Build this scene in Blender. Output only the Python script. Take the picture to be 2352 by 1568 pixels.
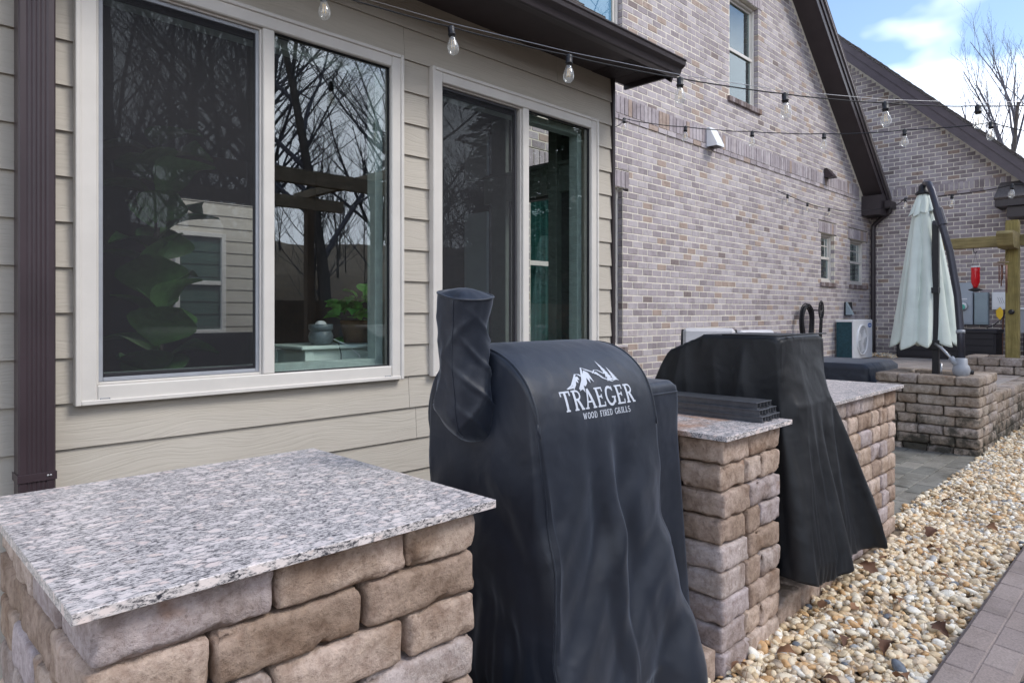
import bpy, bmesh, math, random
import numpy as np
from mathutils import Vector, Matrix, noise as mnoise
from mathutils.bvhtree import BVHTree

for o in list(bpy.data.objects): bpy.data.objects.remove(o, do_unlink=True)
S = bpy.context.scene
COL = S.collection
R = math.radians
random.seed(7)
RNG = np.random.default_rng(7)

# ------------------------------------------------------------------ camera
CAM_Z = 1.40
cam_d = bpy.data.cameras.new('camera'); cam = bpy.data.objects.new('camera', cam_d); COL.objects.link(cam)
cam.location = (0, 0, CAM_Z)
cam.rotation_euler = (R(90), 0, R(-45))
cam_d.sensor_width = 36.0
cam_d.lens = 36.0 * 1555.0 / 2352.0
cam_d.shift_y = -66.0 / 2352.0
cam_d.clip_start = 0.02; cam_d.clip_end = 900
S.camera = cam
def project(x, y, z):
    t = (x + y) * math.sqrt(.5)
    return 1176 + 1555 * (x - y) / (x + y), 718 - 1555 * (z - CAM_Z) / t, t

# ------------------------------------------------------------------ sky, sun, exposure
SUN_EL, SUN_AZ = 46.0, 150.0       # azimuth of the sun measured from +x towards +y, in degrees (behind and right of the camera)
SUN_AZ = -62.0
W = bpy.data.worlds.new('World'); S.world = W; W.use_nodes = True
nt = W.node_tree; nt.nodes.clear()
def wn(t, **k):
    n = nt.nodes.new(t)
    for a, b in k.items(): setattr(n, a, b)
    return n
wo = wn('ShaderNodeOutputWorld'); bg = wn('ShaderNodeBackground')
sky = wn('ShaderNodeTexSky', sky_type='NISHITA', sun_disc=False)
sky.sun_elevation = R(SUN_EL); sky.sun_rotation = R(90 - SUN_AZ)
sky.air_density = 1.0; sky.dust_density = 0.6; sky.ozone_density = 1.2
tc = wn('ShaderNodeTexCoord'); sep = wn('ShaderNodeSeparateXYZ')
nt.links.new(tc.outputs['Generated'], sep.inputs[0])
# flatten the direction on to a cloud deck so the clouds stretch towards the horizon
zc = wn('ShaderNodeMath', operation='ADD'); zc.inputs[1].default_value = 0.32
nt.links.new(sep.outputs[2], zc.inputs[0])
dv = wn('ShaderNodeVectorMath', operation='DIVIDE'); cmb = wn('ShaderNodeCombineXYZ')
for i in range(3): nt.links.new(zc.outputs[0], cmb.inputs[i])
nt.links.new(tc.outputs['Generated'], dv.inputs[0]); nt.links.new(cmb.outputs[0], dv.inputs[1])
mp = wn('ShaderNodeMapping'); mp.inputs['Location'].default_value = (5.6, 2.27, 0.0)
nt.links.new(dv.outputs[0], mp.inputs[0])
cn = wn('ShaderNodeTexNoise'); cn.inputs['Scale'].default_value = 1.5; cn.inputs['Detail'].default_value = 5; cn.inputs['Roughness'].default_value = .48
nt.links.new(mp.outputs[0], cn.inputs['Vector'])
# more cloud towards the horizon
hz = wn('ShaderNodeMapRange'); hz.inputs[1].default_value = 0.0; hz.inputs[2].default_value = 0.55; hz.inputs[3].default_value = .47; hz.inputs[4].default_value = 0.0
nt.links.new(sep.outputs[2], hz.inputs[0])
ad = wn('ShaderNodeMath', operation='ADD'); nt.links.new(cn.outputs['Fac'], ad.inputs[0]); nt.links.new(hz.outputs[0], ad.inputs[1])
cr = wn('ShaderNodeValToRGB'); cr.color_ramp.elements[0].position = .57; cr.color_ramp.elements[1].position = .70
nt.links.new(ad.outputs[0], cr.inputs[0])
skym = wn('ShaderNodeVectorMath', operation='SCALE'); skym.inputs['Scale'].default_value = 0.115
nt.links.new(sky.outputs[0], skym.inputs[0])
mx = wn('ShaderNodeMix', data_type='RGBA'); nt.links.new(cr.outputs[0], mx.inputs['Factor'])
nt.links.new(skym.outputs[0], mx.inputs['A']); mx.inputs['B'].default_value = (1.02, 1.08, 1.2, 1)
nt.links.new(mx.outputs['Result'], bg.inputs['Color']); bg.inputs['Strength'].default_value = 1.0
nt.links.new(bg.outputs[0], wo.inputs[0])

sun_d = bpy.data.lights.new('sun', 'SUN'); sun_o = bpy.data.objects.new('sun', sun_d); COL.objects.link(sun_o)
sun_d.energy = 1.3; sun_d.angle = R(22); sun_d.color = (1, .96, .9)
sd = Vector((math.cos(R(SUN_EL)) * math.cos(R(SUN_AZ)), math.cos(R(SUN_EL)) * math.sin(R(SUN_AZ)), math.sin(R(SUN_EL))))
sun_o.rotation_euler = sd.to_track_quat('Z', 'Y').to_euler()
sun_o.location = sd * 40
S.view_settings.view_transform = 'Standard'; S.view_settings.look = 'None'
S.view_settings.exposure = 1.18; S.view_settings.gamma = 1.0; S.view_settings.use_curve_mapping = False
S.render.engine = 'CYCLES'

# ------------------------------------------------------------------ materials
def mat(name):
    m = bpy.data.materials.new(name); m.use_nodes = True
    n = m.node_tree; b = n.nodes['Principled BSDF']
    return m, n, b
def N(n, t, **k):
    x = n.nodes.new(t)
    for a, v in k.items(): setattr(x, a, v)
    return x
def ramp(n, stops, fac=None, interp='LINEAR'):
    r = N(n, 'ShaderNodeValToRGB'); cr = r.color_ramp; cr.interpolation = interp
    while len(cr.elements) < len(stops): cr.elements.new(.5)
    for e, (p, c) in zip(cr.elements, stops): e.position = p; e.color = (c[0], c[1], c[2], 1)
    if fac is not None: n.links.new(fac, r.inputs[0])
    return r
def noise(n, scale, detail=4, rough=.55, vec=None, dist=0):
    x = N(n, 'ShaderNodeTexNoise'); x.inputs['Scale'].default_value = scale; x.inputs['Detail'].default_value = detail
    x.inputs['Roughness'].default_value = rough; x.inputs['Distortion'].default_value = dist
    if vec is not None: n.links.new(vec, x.inputs['Vector'])
    return x
def bump(n, b, height, strength=.3, dist=.01, prev=None):
    x = N(n, 'ShaderNodeBump'); x.inputs['Strength'].default_value = strength; x.inputs['Distance'].default_value = dist
    n.links.new(height, x.inputs['Height'])
    if prev is not None: n.links.new(prev, x.inputs['Normal'])
    n.links.new(x.outputs[0], b.inputs['Normal'])
    return x.outputs[0]
def mixc(n, fac, a, b, blend='MIX'):
    x = N(n, 'ShaderNodeMix', data_type='RGBA', blend_type=blend)
    for sock, v in ((x.inputs['Factor'], fac), (x.inputs['A'], a), (x.inputs['B'], b)):
        if isinstance(v, (int, float)): sock.default_value = v
        elif isinstance(v, tuple): sock.default_value = (*v, 1) if len(v) == 3 else v
        else: n.links.new(v, sock)
    return x.outputs['Result']
def pos(n): return N(n, 'ShaderNodeNewGeometry').outputs['Position']
def objco(n, scl=(1, 1, 1), jitter=True):
    t = N(n, 'ShaderNodeTexCoord').outputs['Object']
    m = N(n, 'ShaderNodeMapping'); m.inputs['Scale'].default_value = scl
    n.links.new(t, m.inputs[0])
    if not jitter: return m.outputs[0]
    oi = N(n, 'ShaderNodeObjectInfo')
    s = N(n, 'ShaderNodeVectorMath', operation='SCALE'); s.inputs['Scale'].default_value = 37.0
    cb = N(n, 'ShaderNodeCombineXYZ')
    for i in range(3): n.links.new(oi.outputs['Random'], cb.inputs[i])
    n.links.new(cb.outputs[0], s.inputs[0])
    a = N(n, 'ShaderNodeVectorMath', operation='ADD'); n.links.new(m.outputs[0], a.inputs[0]); n.links.new(s.outputs[0], a.inputs[1])
    return a.outputs[0]
def smap(n, vec, scl=(1, 1, 1), loc=(0, 0, 0)):
    m = N(n, 'ShaderNodeMapping'); m.inputs['Scale'].default_value = scl; m.inputs['Location'].default_value = loc
    n.links.new(vec, m.inputs[0]); return m.outputs[0]

def simple(name, col, rough=.6, metal=0, var=.12, nscale=18, bstr=0.05, bscale=120, spec=.4):
    """plain paint, metal or plastic with slight tonal wear and fine relief"""
    m, n, b = mat(name)
    nz = noise(n, nscale, 5, .6, pos(n))
    lo = tuple(c * (1 - var) for c in col); hi = tuple(min(1, c * (1 + var)) for c in col)
    r = ramp(n, [(.3, lo), (.7, hi)], nz.outputs['Fac'])
    n.links.new(r.outputs[0], b.inputs['Base Color'])
    b.inputs['Roughness'].default_value = rough; b.inputs['Metallic'].default_value = metal
    b.inputs['Specular IOR Level'].default_value = spec
    if bstr > 0:
        bz = noise(n, bscale, 3, .6, pos(n)); bump(n, b, bz.outputs['Fac'], bstr, .002)
    return m

M = {}
# bricks: a per-piece tint, mottled along each brick
def brick_mat(name, per_object, brown=0.0):
    m, n, b = mat(name)
    if per_object: rnd = N(n, 'ShaderNodeObjectInfo').outputs['Random']
    else: rnd = N(n, 'ShaderNodeNewGeometry').outputs['Random Per Island']
    k = brown
    def c(a, b_): return tuple(x * (1 - k) + y * k for x, y in zip(a, b_))
    st = [(0, c((.37, .345, .37), (.17, .135, .125))), (.16, c((.45, .425, .46), (.25, .21, .205))), (.34, c((.52, .50, .535), (.31, .275, .28))), (.52, c((.42, .395, .425), (.215, .18, .175))),
          (.66, c((.55, .53, .56), (.34, .31, .32))), (.78, c((.45, .375, .33), (.25, .18, .145))), (.88, c((.48, .455, .485), (.28, .24, .24))), (.955, c((.27, .235, .235), (.12, .10, .095))), (.968, c((.53, .50, .52), (.33, .28, .27)))]
    st = [(a_, (c_[0] * .83, c_[1] * .785, c_[2] * .765)) for a_, c_ in st]
    base = ramp(n, st, rnd, 'CONSTANT')
    p = pos(n)
    n1 = noise(n, 9, 5, .65, p, .6); n2 = noise(n, 45, 4, .6, p)
    r1 = ramp(n, [(.25, (.72, .70, .70)), (.5, (1, 1, 1)), (.8, (1.16, 1.15, 1.16))], n1.outputs['Fac'])
    col = mixc(n, 1.0, base.outputs[0], r1.outputs[0], 'MULTIPLY')
    # dark kiln marks as vertical smudges on some bricks
    sm = noise(n, 1, 3, .5, smap(n, p, (22, 22, 4)))
    sr = ramp(n, [(.72, (1, 1, 1)), (.80, (.5, .46, .48))], sm.outputs['Fac'])
    col = mixc(n, .8, col, sr.outputs[0], 'MULTIPLY')
    n.links.new(col, b.inputs['Base Color']); b.inputs['Roughness'].default_value = .9; b.inputs['Specular IOR Level'].default_value = .2
    bump(n, b, n2.outputs['Fac'], .5, .006)
    return m
M['brick'] = brick_mat('brick_single', True); M['brick_many'] = brick_mat('brick_many', False)
M['brick_far'] = brick_mat('brick_far', False, .35); M['brick_far_single'] = brick_mat('brick_far_single', True, .45)
M['mortar'] = simple('mortar', (.74, .69, .595), .95, 0, .12, 14, .4, 160)

# tumbled concrete blocks
def block_mat(name, cols, moss=0.0):
    m, n, b = mat(name)
    rnd = N(n, 'ShaderNodeObjectInfo').outputs['Random']
    base = ramp(n, [(i / len(cols), c) for i, c in enumerate(cols)], rnd, 'CONSTANT')
    v = objco(n)
    n1 = noise(n, 5.5, 4, .6, v, .5); n2 = noise(n, 30, 6, .65, v); n3 = noise(n, 210, 3, .7, v)
    a = ramp(n, [(.30, (.60, .52, .46)), (.47, (.95, .92, .90)), (.62, (1.12, 1.1, 1.12)), (.8, (1.3, 1.27, 1.3))], n1.outputs['Fac'])
    col = mixc(n, 1, base.outputs[0], a.outputs[0], 'MULTIPLY')
    a2 = ramp(n, [(.36, (.72, .68, .66)), (.55, (1, 1, 1)), (.74, (1.18, 1.16, 1.14))], n2.outputs['Fac'])
    col = mixc(n, 1, col, a2.outputs[0], 'MULTIPLY')
    # pale scratches and rusty spots left by tumbling
    sc = noise(n, 1, 6, .75, smap(n, v, (70, 40, 26)), 2.5)
    sr = ramp(n, [(.70, (0, 0, 0)), (.76, (1, 1, 1))], sc.outputs['Fac'])
    col = mixc(n, sr.outputs[0], col, (.52, .47, .42))
    ru = noise(n, 7, 3, .6, smap(n, v, (1, 1, 1), (3.3, 1.7, 9.1)))
    rr = ramp(n, [(.66, (0, 0, 0)), (.78, (.7, .7, .7))], ru.outputs['Fac'])
    col = mixc(n, rr.outputs[0], col, (.26, .135, .07))
    if moss:
        pz = pos(n); mo = noise(n, 6, 6, .7, pz)
        sepz = N(n, 'ShaderNodeSeparateXYZ'); n.links.new(pz, sepz.inputs[0])
        g = N(n, 'ShaderNodeMapRange'); g.inputs[1].default_value = .1; g.inputs[2].default_value = .62; g.inputs[3].default_value = .16; g.inputs[4].default_value = -.05
        n.links.new(sepz.outputs[2], g.inputs[0])
        ad_ = N(n, 'ShaderNodeMath', operation='ADD'); n.links.new(mo.outputs['Fac'], ad_.inputs[0]); n.links.new(g.outputs[0], ad_.inputs[1])
        mr = ramp(n, [(.54, (0, 0, 0)), (.70, (moss, moss, moss))], ad_.outputs[0])
        col = mixc(n, mr.outputs[0], col, (.035, .034, .026))
    n.links.new(col, b.inputs['Base Color']); b.inputs['Roughness'].default_value = .88; b.inputs['Specular IOR Level'].default_value = .25
    n4 = noise(n, 95, 5, .75, v); a4 = ramp(n, [(.30, (.50, .46, .43)), (.44, (.95, .95, .95)), (.60, (1.05, 1.05, 1.05)), (.74, (1.35, 1.33, 1.3))], n4.outputs['Fac'])
    n.links.new(mixc(n, .8, col, mixc(n, 1, col, a4.outputs[0], 'MULTIPLY')), b.inputs['Base Color'])
    h0 = bump(n, b, n4.outputs['Fac'], .55, .006)
    h1 = bump(n, b, n2.outputs['Fac'], .6, .014, h0)
    h2 = bump(n, b, n3.outputs['Fac'], .5, .003, h1)
    bump(n, b, sc.outputs['Fac'], .25, .004, h2)
    return m
M['block'] = block_mat('counter_block', [(.34, .26, .205), (.48, .385, .315), (.41, .325, .27), (.46, .40, .375), (.50, .40, .325), (.43, .375, .37), (.46, .365, .30), (.53, .44, .38)])
M['block_old'] = block_mat('weathered_block', [(.31, .265, .22), (.38, .335, .285), (.35, .295, .24), (.43, .37, .315), (.36, .32, .29)], .9)

# granite, pinkish white crystals in a dark matrix
def granite(name, rust=False):
    m, n, b = mat(name)
    p = pos(n)
    v = smap(n, p, (1.0, 1.5, 1.5))
    d1 = noise(n, 26, 4, .6, v); ds = N(n, 'ShaderNodeVectorMath', operation='MULTIPLY_ADD')
    n.links.new(d1.outputs['Color'], ds.inputs[0]); ds.inputs[1].default_value = (.028,) * 3; n.links.new(v, ds.inputs[2])
    v1 = N(n, 'ShaderNodeTexVoronoi', feature='DISTANCE_TO_EDGE'); v1.inputs['Scale'].default_value = 31; v1.inputs['Randomness'].default_value = 1; n.links.new(ds.outputs[0], v1.inputs['Vector'])
    vc = N(n, 'ShaderNodeTexVoronoi'); vc.inputs['Scale'].default_value = 31; n.links.new(ds.outputs[0], vc.inputs['Vector'])
    sp = N(n, 'ShaderNodeSeparateColor'); n.links.new(vc.outputs['Color'], sp.inputs[0])
    crystal = ramp(n, [(0, (.70, .58, .54)), (.3, (.77, .69, .66)), (.5, (.66, .60, .59)), (.75, (.80, .71, .675)), (1, (.72, .60, .55))], sp.outputs[1])
    fine = noise(n, 190, 5, .72, smap(n, p, (.5, 1.15, 1.15)), .6)
    matrix = ramp(n, [(.385, (.03, .03, .04)), (.45, (.19, .18, .185)), (.515, (.56, .52, .51)), (.64, (.72, .66, .64))], fine.outputs['Fac'])
    ed_ = ramp(n, [(.05, (0, 0, 0)), (.20, (1, 1, 1))], v1.outputs['Distance'])
    isx = ramp(n, [(.44, (0, 0, 0)), (.52, (1, 1, 1))], sp.outputs[0])
    fl = ramp(n, [(.33, (.45, .45, .48)), (.46, (1, 1, 1)), (.75, (1.06, 1.05, 1.05))], fine.outputs['Fac'])
    col = mixc(n, mixc(n, 1, ed_.outputs[0], isx.outputs[0], 'MULTIPLY'), matrix.outputs[0], mixc(n, 1, crystal.outputs[0], fl.outputs[0], 'MULTIPLY'))
    if rust:
        rs = noise(n, 4.5, 5, .65, smap(n, p, (1.4, .8, 1), (0, .35, 0)))
        sx = N(n, 'ShaderNodeSeparateXYZ'); n.links.new(p, sx.inputs[0])
        g = N(n, 'ShaderNodeMapRange'); g.inputs[1].default_value = 1.28; g.inputs[2].default_value = 1.42; g.inputs[3].default_value = -.16; g.inputs[4].default_value = .16
        n.links.new(sx.outputs[1], g.inputs[0])
        a_ = N(n, 'ShaderNodeMath', operation='ADD'); n.links.new(rs.outputs['Fac'], a_.inputs[0]); n.links.new(g.outputs[0], a_.inputs[1])
        rr = ramp(n, [(.54, (0, 0, 0)), (.70, (.6, .6, .6))], a_.outputs[0])
        col = mixc(n, rr.outputs[0], col, (.48, .20, .06))
    n.links.new(col, b.inputs['Base Color']); b.inputs['Roughness'].default_value = .3; b.inputs['Specular IOR Level'].default_value = .38
    bump(n, b, fine.outputs['Fac'], .05, .001)
    return m
M['granite'] = granite('granite'); M['granite_rust'] = granite('granite_rusted', True)

# fibre-cement siding with pressed wood grain along x
def siding_mat():
    m, n, b = mat('siding')
    v = objco(n, (1, 1, 1))
    wob = noise(n, 2.2, 2, .5, smap(n, v, (.7, 1, 2.2)))
    ws = N(n, 'ShaderNodeMath', operation='MULTIPLY'); ws.inputs[1].default_value = 19; n.links.new(wob.outputs['Fac'], ws.inputs[0])
    sp = N(n, 'ShaderNodeSeparateXYZ'); n.links.new(v, sp.inputs[0])
    zz = N(n, 'ShaderNodeMath', operation='MULTIPLY_ADD'); zz.inputs[1].default_value = 110; n.links.new(sp.outputs[2], zz.inputs[0]); n.links.new(ws.outputs[0], zz.inputs[2])
    cs = N(n, 'ShaderNodeCombineXYZ'); n.links.new(zz.outputs[0], cs.inputs[2])
    xs = N(n, 'ShaderNodeMath', operation='MULTIPLY'); xs.inputs[1].default_value = 3.0; n.links.new(sp.outputs[0], xs.inputs[0]); n.links.new(xs.outputs[0], cs.inputs[0])
    gr = noise(n, 1.0, 3, .55, cs.outputs[0])
    gr2 = ramp(n, [(.38, (0, 0, 0)), (.5, (.75, .75, .75)), (.62, (1, 1, 1))], gr.outputs['Fac'])
    big = noise(n, 2.5, 4, .6, v)
    c = ramp(n, [(.3, (.44, .40, .34)), (.7, (.48, .44, .378))], big.outputs['Fac'])
    col = mixc(n, .14, c.outputs[0], mixc(n, gr2.outputs[0], (.31, .285, .25), (.48, .445, .40)))
    n.links.new(col, b.inputs['Base Color']); b.inputs['Roughness'].default_value = .62; b.inputs['Specular IOR Level'].default_value = .3
    bump(n, b, gr2.outputs[0], .36, .002)
    return m
M['siding'] = siding_mat()
M['frame'] = simple('window_frame', (.60, .57, .53), .42, 0, .05, 5, .02)
M['sash_dark'] = simple('dark_sash', (.035, .034, .04), .5, 0, .1)
M['trim'] = simple('brown_trim', (.036, .028, .031), .42, 0, .15, 3, .03, 60)
M['trim2'] = simple('light_brown_trim', (.085, .068, .078), .45, 0, .14, 4, .03, 50)  # lighter brown for the far gable's rake board and fascia
M['downspout'] = simple('downspout_brown', (.040, .027, .032), .38, 0, .14, 4, .03, 50)
M['soffit'] = simple('soffit_brown', (.05, .04, .042), .6, 0, .1, 5, .03)
M['drip'] = simple('drip_edge', (.30, .27, .27), .4, .3, .1)
M['black'] = simple('black_plastic', (.014, .014, .017), .45, 0, .2)
M['rubber'] = simple('black_cord', (.012, .012, .015), .6, 0, .2)
M['steel'] = simple('steel_wire', (.42, .42, .43), .35, .8, .1)
M['whiteplastic'] = simple('white_enamel', (.74, .75, .77), .4, 0, .04, 4, .02)
M['greyplastic'] = simple('grey_plastic', (.30, .315, .345), .42, 0, .08)
M['meter'] = simple('grey_painted_steel', (.37, .415, .47), .45, .1, .07, 4, .02)
M['meter_dark'] = simple('bluegrey_painted_steel', (.27, .335, .37), .45, .1, .08, 4, .02)
M['coil'] = simple('condenser_coil', (.02, .065, .085), .55, .2, .3, 30, .5, 260)
M['deckbox'] = simple('charcoal_resin', (.022, .02, .024), .55, 0, .2, 8, .1)
M['umbrella'] = simple('sage_canvas', (.62, .68, .63), .85, 0, .07, 5, .12, 300)
M['mast'] = simple('graphite_mast', (.045, .045, .058), .38, .4, .1)
M['cushion'] = simple('grey_cushion', (.55, .54, .55), .9, 0, .06, 12, .25, 350)
M['shingle'] = simple('asphalt_shingle', (.12, .105, .10), .95, 0, .35, 40, .6, 240)
M['concrete'] = simple('ground_concrete', (.20, .185, .165), .9, 0, .2, 4, .3, 60)
M['bulb'] = None
M['copper'] = simple('copper_tube', (.24, .13, .10), .4, .6, .2)
M['dark_wall'] = simple('interior_dark_grey', (.10, .10, .105), .8, 0, .05)  # dark grey for the room walls and the backings behind the brick windows
M['bluewall'] = simple('interior_pale_paint', (.42, .50, .53), .8, 0, .05)
M['teal_curtain'] = simple('teal_curtain', (.14, .26, .25), .9, 0, .15, 10)
M['mint'] = simple('mint_paint', (.60, .70, .66), .45, 0, .06, 8)
M['glaze'] = simple('grey_glaze', (.12, .15, .17), .35, 0, .2, 60, .4, 90)
M['print'] = simple('pale_print', (.50, .535, .60), .7, 0, .05, 40, .03, 300)
M['yellow'] = simple('yellow_paint', (.62, .40, .02), .5, 0, .08)
M['bag'] = simple('black_bag', (.018, .021, .026), .28, 0, .3, 20, .5, 30)
M['label_green'] = simple('meter_disc', (.10, .45, .36), .4, 0, .1)
M['blue_badge'] = simple('blue_badge', (.03, .13, .42), .4, 0, .05)

def fabric(name, col, sheen=.25, rough=.62):
    m, n, b = mat(name)
    v = pos(n)
    n1 = noise(n, 5, 4, .6, v); lo = tuple(c * .78 for c in col); hi = tuple(c * 1.22 for c in col)
    r = ramp(n, [(.3, lo), (.7, hi)], n1.outputs['Fac'])
    # dust specks and scuffs
    sc = noise(n, 85, 4, .75, v); sr = ramp(n, [(.70, (0, 0, 0)), (.80, (.35, .35, .35))], sc.outputs['Fac'])
    col2 = mixc(n, sr.outputs[0], r.outputs[0], tuple(min(1, c * 3.2 + .02) for c in col))
    n.links.new(col2, b.inputs['Base Color']); b.inputs['Roughness'].default_value = rough; b.inputs['Specular IOR Level'].default_value = .45
    b.inputs['Sheen Weight'].default_value = sheen; b.inputs['Sheen Roughness'].default_value = .4; b.inputs['Sheen Tint'].default_value = (.75, .84, 1, 1)
    w = noise(n, 900, 2, .5, v); h = bump(n, b, w.outputs['Fac'], .12, .0012)
    cz = noise(n, 20, 4, .5, v, .5); h2 = bump(n, b, cz.outputs['Fac'], .16, .007, h); cb_ = noise(n, 6.5, 2, .45, v, .3); bump(n, b, cb_.outputs['Fac'], .34, .04, h2)
    return m
M['cover_navy'] = fabric('navy_cover', (.0125, .0165, .0265), .26, .46)
M['cover_black'] = fabric('black_cover', (.0045, .0055, .008), .05, .56)
M['cover_flat'] = fabric('flat_cover', (.020, .024, .034), .2, .6)

def wood(name, c0, c1, axis='z', rough=.75):
    m, n, b = mat(name)
    v = objco(n, {'z': (30, 30, 2.2), 'y': (30, 2.2, 30), 'x': (2.2, 30, 30)}[axis])
    g = noise(n, 1.2, 5, .6, v, .8)
    r = ramp(n, [(.3, c0), (.7, c1)], g.outputs['Fac']); k = noise(n, 4, 4, .6, pos(n))
    kr = ramp(n, [(.3, (.65, .65, .62)), (.65, (1.1, 1.1, 1.1))], k.outputs['Fac'])
    n.links.new(mixc(n, 1, r.outputs[0], kr.outputs[0], 'MULTIPLY'), b.inputs['Base Color']); b.inputs['Roughness'].default_value = rough
    bump(n, b, g.outputs['Fac'], .3, .004)
    return m
M['post'] = wood('treated_pine', (.16, .125, .035), (.30, .245, .085))
M['post_y'] = wood('treated_pine_arm', (.16, .12, .045), (.29, .235, .10), 'y')
M['fence'] = wood('fence_board', (.10, .065, .042), (.20, .135, .09))
M['beam'] = wood('pergola_beam', (.20, .15, .10), (.34, .27, .19), 'x')
M['bark'] = wood('bark', (.055, .045, .04), (.13, .11, .10))
M['twig'] = simple('twigs', (.13, .125, .145), .9, 0, .3, 6, .1)
M['wicker'] = simple('wicker', (.17, .10, .055), .7, 0, .4, 160, .8, 120)

def leafmat(name, c0, c1, rough=.4):
    m, n, b = mat(name)
    rnd = N(n, 'ShaderNodeObjectInfo').outputs['Random']
    r = ramp(n, [(0, c0), (1, c1)], rnd); k = noise(n, 25, 3, .6, pos(n)); kr = ramp(n, [(.3, (.75, .75, .75)), (.7, (1.2, 1.2, 1.2))], k.outputs['Fac'])
    n.links.new(mixc(n, 1, r.outputs[0], kr.outputs[0], 'MULTIPLY'), b.inputs['Base Color']); b.inputs['Roughness'].default_value = rough
    b.inputs['Subsurface Weight'].default_value = 0
    return m
M['leaf'] = leafmat('pothos_leaf', (.08, .32, .06), (.22, .55, .12)); M['figleaf'] = leafmat('fig_leaf', (.06, .17, .045), (.13, .30, .08))
M['deadleaf'] = leafmat('dead_leaf', (.10, .045, .025), (.24, .12, .06), .8)

def glass(name, refl, tint=(.8, .88, .85), blur=0.0):
    m, n, b = mat(name); n.nodes.remove(b); out = n.nodes['Material Output']
    tr = N(n, 'ShaderNodeBsdfTransparent'); tr.inputs[0].default_value = (*tint, 1)
    gl = N(n, 'ShaderNodeBsdfGlossy'); gl.inputs['Roughness'].default_value = blur; gl.inputs['Color'].default_value = (.93, .97, 1, 1)
    lw = N(n, 'ShaderNodeLayerWeight'); pw = N(n, 'ShaderNodeMath', operation='POWER'); pw.inputs[1].default_value = 4.0; n.links.new(lw.outputs['Facing'], pw.inputs[0])
    a = N(n, 'ShaderNodeMath', operation='MULTIPLY_ADD', use_clamp=True); a.inputs[1].default_value = .85; a.inputs[2].default_value = refl; n.links.new(pw.outputs[0], a.inputs[0])
    mxs = N(n, 'ShaderNodeMixShader'); n.links.new(a.outputs[0], mxs.inputs[0]); n.links.new(tr.outputs[0], mxs.inputs[1]); n.links.new(gl.outputs[0], mxs.inputs[2])
    n.links.new(mxs.outputs[0], out.inputs[0]); return m
M['pane'] = glass('window_glass', .10, (.95, .98, .965)); M['pane_sash'] = glass('sash_glass', .035, (.95, .98, .965)); M['pane_clear'] = glass('clear_glass', .03, (.9, .94, .92))
M['pane_dark'] = glass('coated_glass', .055, (.62, .72, .71))
M['bulb'] = glass('bulb_glass', .07, (.97, .97, .95))
nb = M['bulb'].node_tree; ob_ = nb.nodes['Material Output']; sh_ = ob_.inputs[0].links[0].from_socket
df_ = N(nb, 'ShaderNodeBsdfDiffuse'); df_.inputs[0].default_value = (.9, .9, .88, 1); mb_ = N(nb, 'ShaderNodeMixShader'); mb_.inputs[0].default_value = .14
nb.links.new(sh_, mb_.inputs[1]); nb.links.new(df_.outputs[0], mb_.inputs[2]); nb.links.new(mb_.outputs[0], ob_.inputs[0])
def screen_mat():
    m, n, b = mat('insect_screen'); out = n.nodes['Material Output']
    b.inputs['Base Color'].default_value = (.020, .020, .025, 1); b.inputs['Roughness'].default_value = .7
    tr = N(n, 'ShaderNodeBsdfTransparent'); mxs = N(n, 'ShaderNodeMixShader')
    z = noise(n, 3, 3, .5, pos(n)); r = ramp(n, [(.3, (.40, .40, .40)), (.7, (.48, .48, .48))], z.outputs['Fac'])
    n.links.new(r.outputs[0], mxs.inputs[0]); n.links.new(tr.outputs[0], mxs.inputs[1]); n.links.new(b.outputs[0], mxs.inputs[2]); n.links.new(mxs.outputs[0], out.inputs[0])
    return m
M['screen'] = screen_mat()
m_, n_, b_ = mat('red_nectar'); b_.inputs['Base Color'].default_value = (.55, .012, .02, 1); b_.inputs['Roughness'].default_value = .12; M['nectar'] = m_

def pebble_mat(name, stops):
    m, n, b = mat(name)
    rnd = N(n, 'ShaderNodeNewGeometry').outputs['Random Per Island']
    r = ramp(n, stops, rnd, 'CONSTANT'); p = pos(n)
    k = noise(n, 60, 5, .65, p); kr = ramp(n, [(.28, (.72, .68, .62)), (.5, (1, 1, 1)), (.75, (1.15, 1.13, 1.1))], k.outputs['Fac'])
    n.links.new(mixc(n, 1, r.outputs[0], kr.outputs[0], 'MULTIPLY'), b.inputs['Base Color']); b.inputs['Roughness'].default_value = .62; b.inputs['Specular IOR Level'].default_value = .35
    f = noise(n, 320, 3, .6, p); bump(n, b, f.outputs['Fac'], .25, .002)
    return m
M['pebble'] = pebble_mat('river_pebbles', [(0, (.72, .60, .42)), (.14, (.78, .70, .56)), (.30, (.66, .51, .32)), (.42, (.56, .40, .24)), (.52, (.76, .66, .50)), (.64, (.82, .78, .69)), (.73, (.52, .42, .31)), (.80, (.60, .38, .19)), (.87, (.72, .58, .42)), (.955, (.46, .46, .45)), (.985, (.14, .16, .19))])
M['slate'] = pebble_mat('slate_chips', [(0, (.05, .055, .065)), (.4, (.09, .095, .11)), (.8, (.13, .13, .14)), (.93, (.55, .53, .5))])
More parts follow.
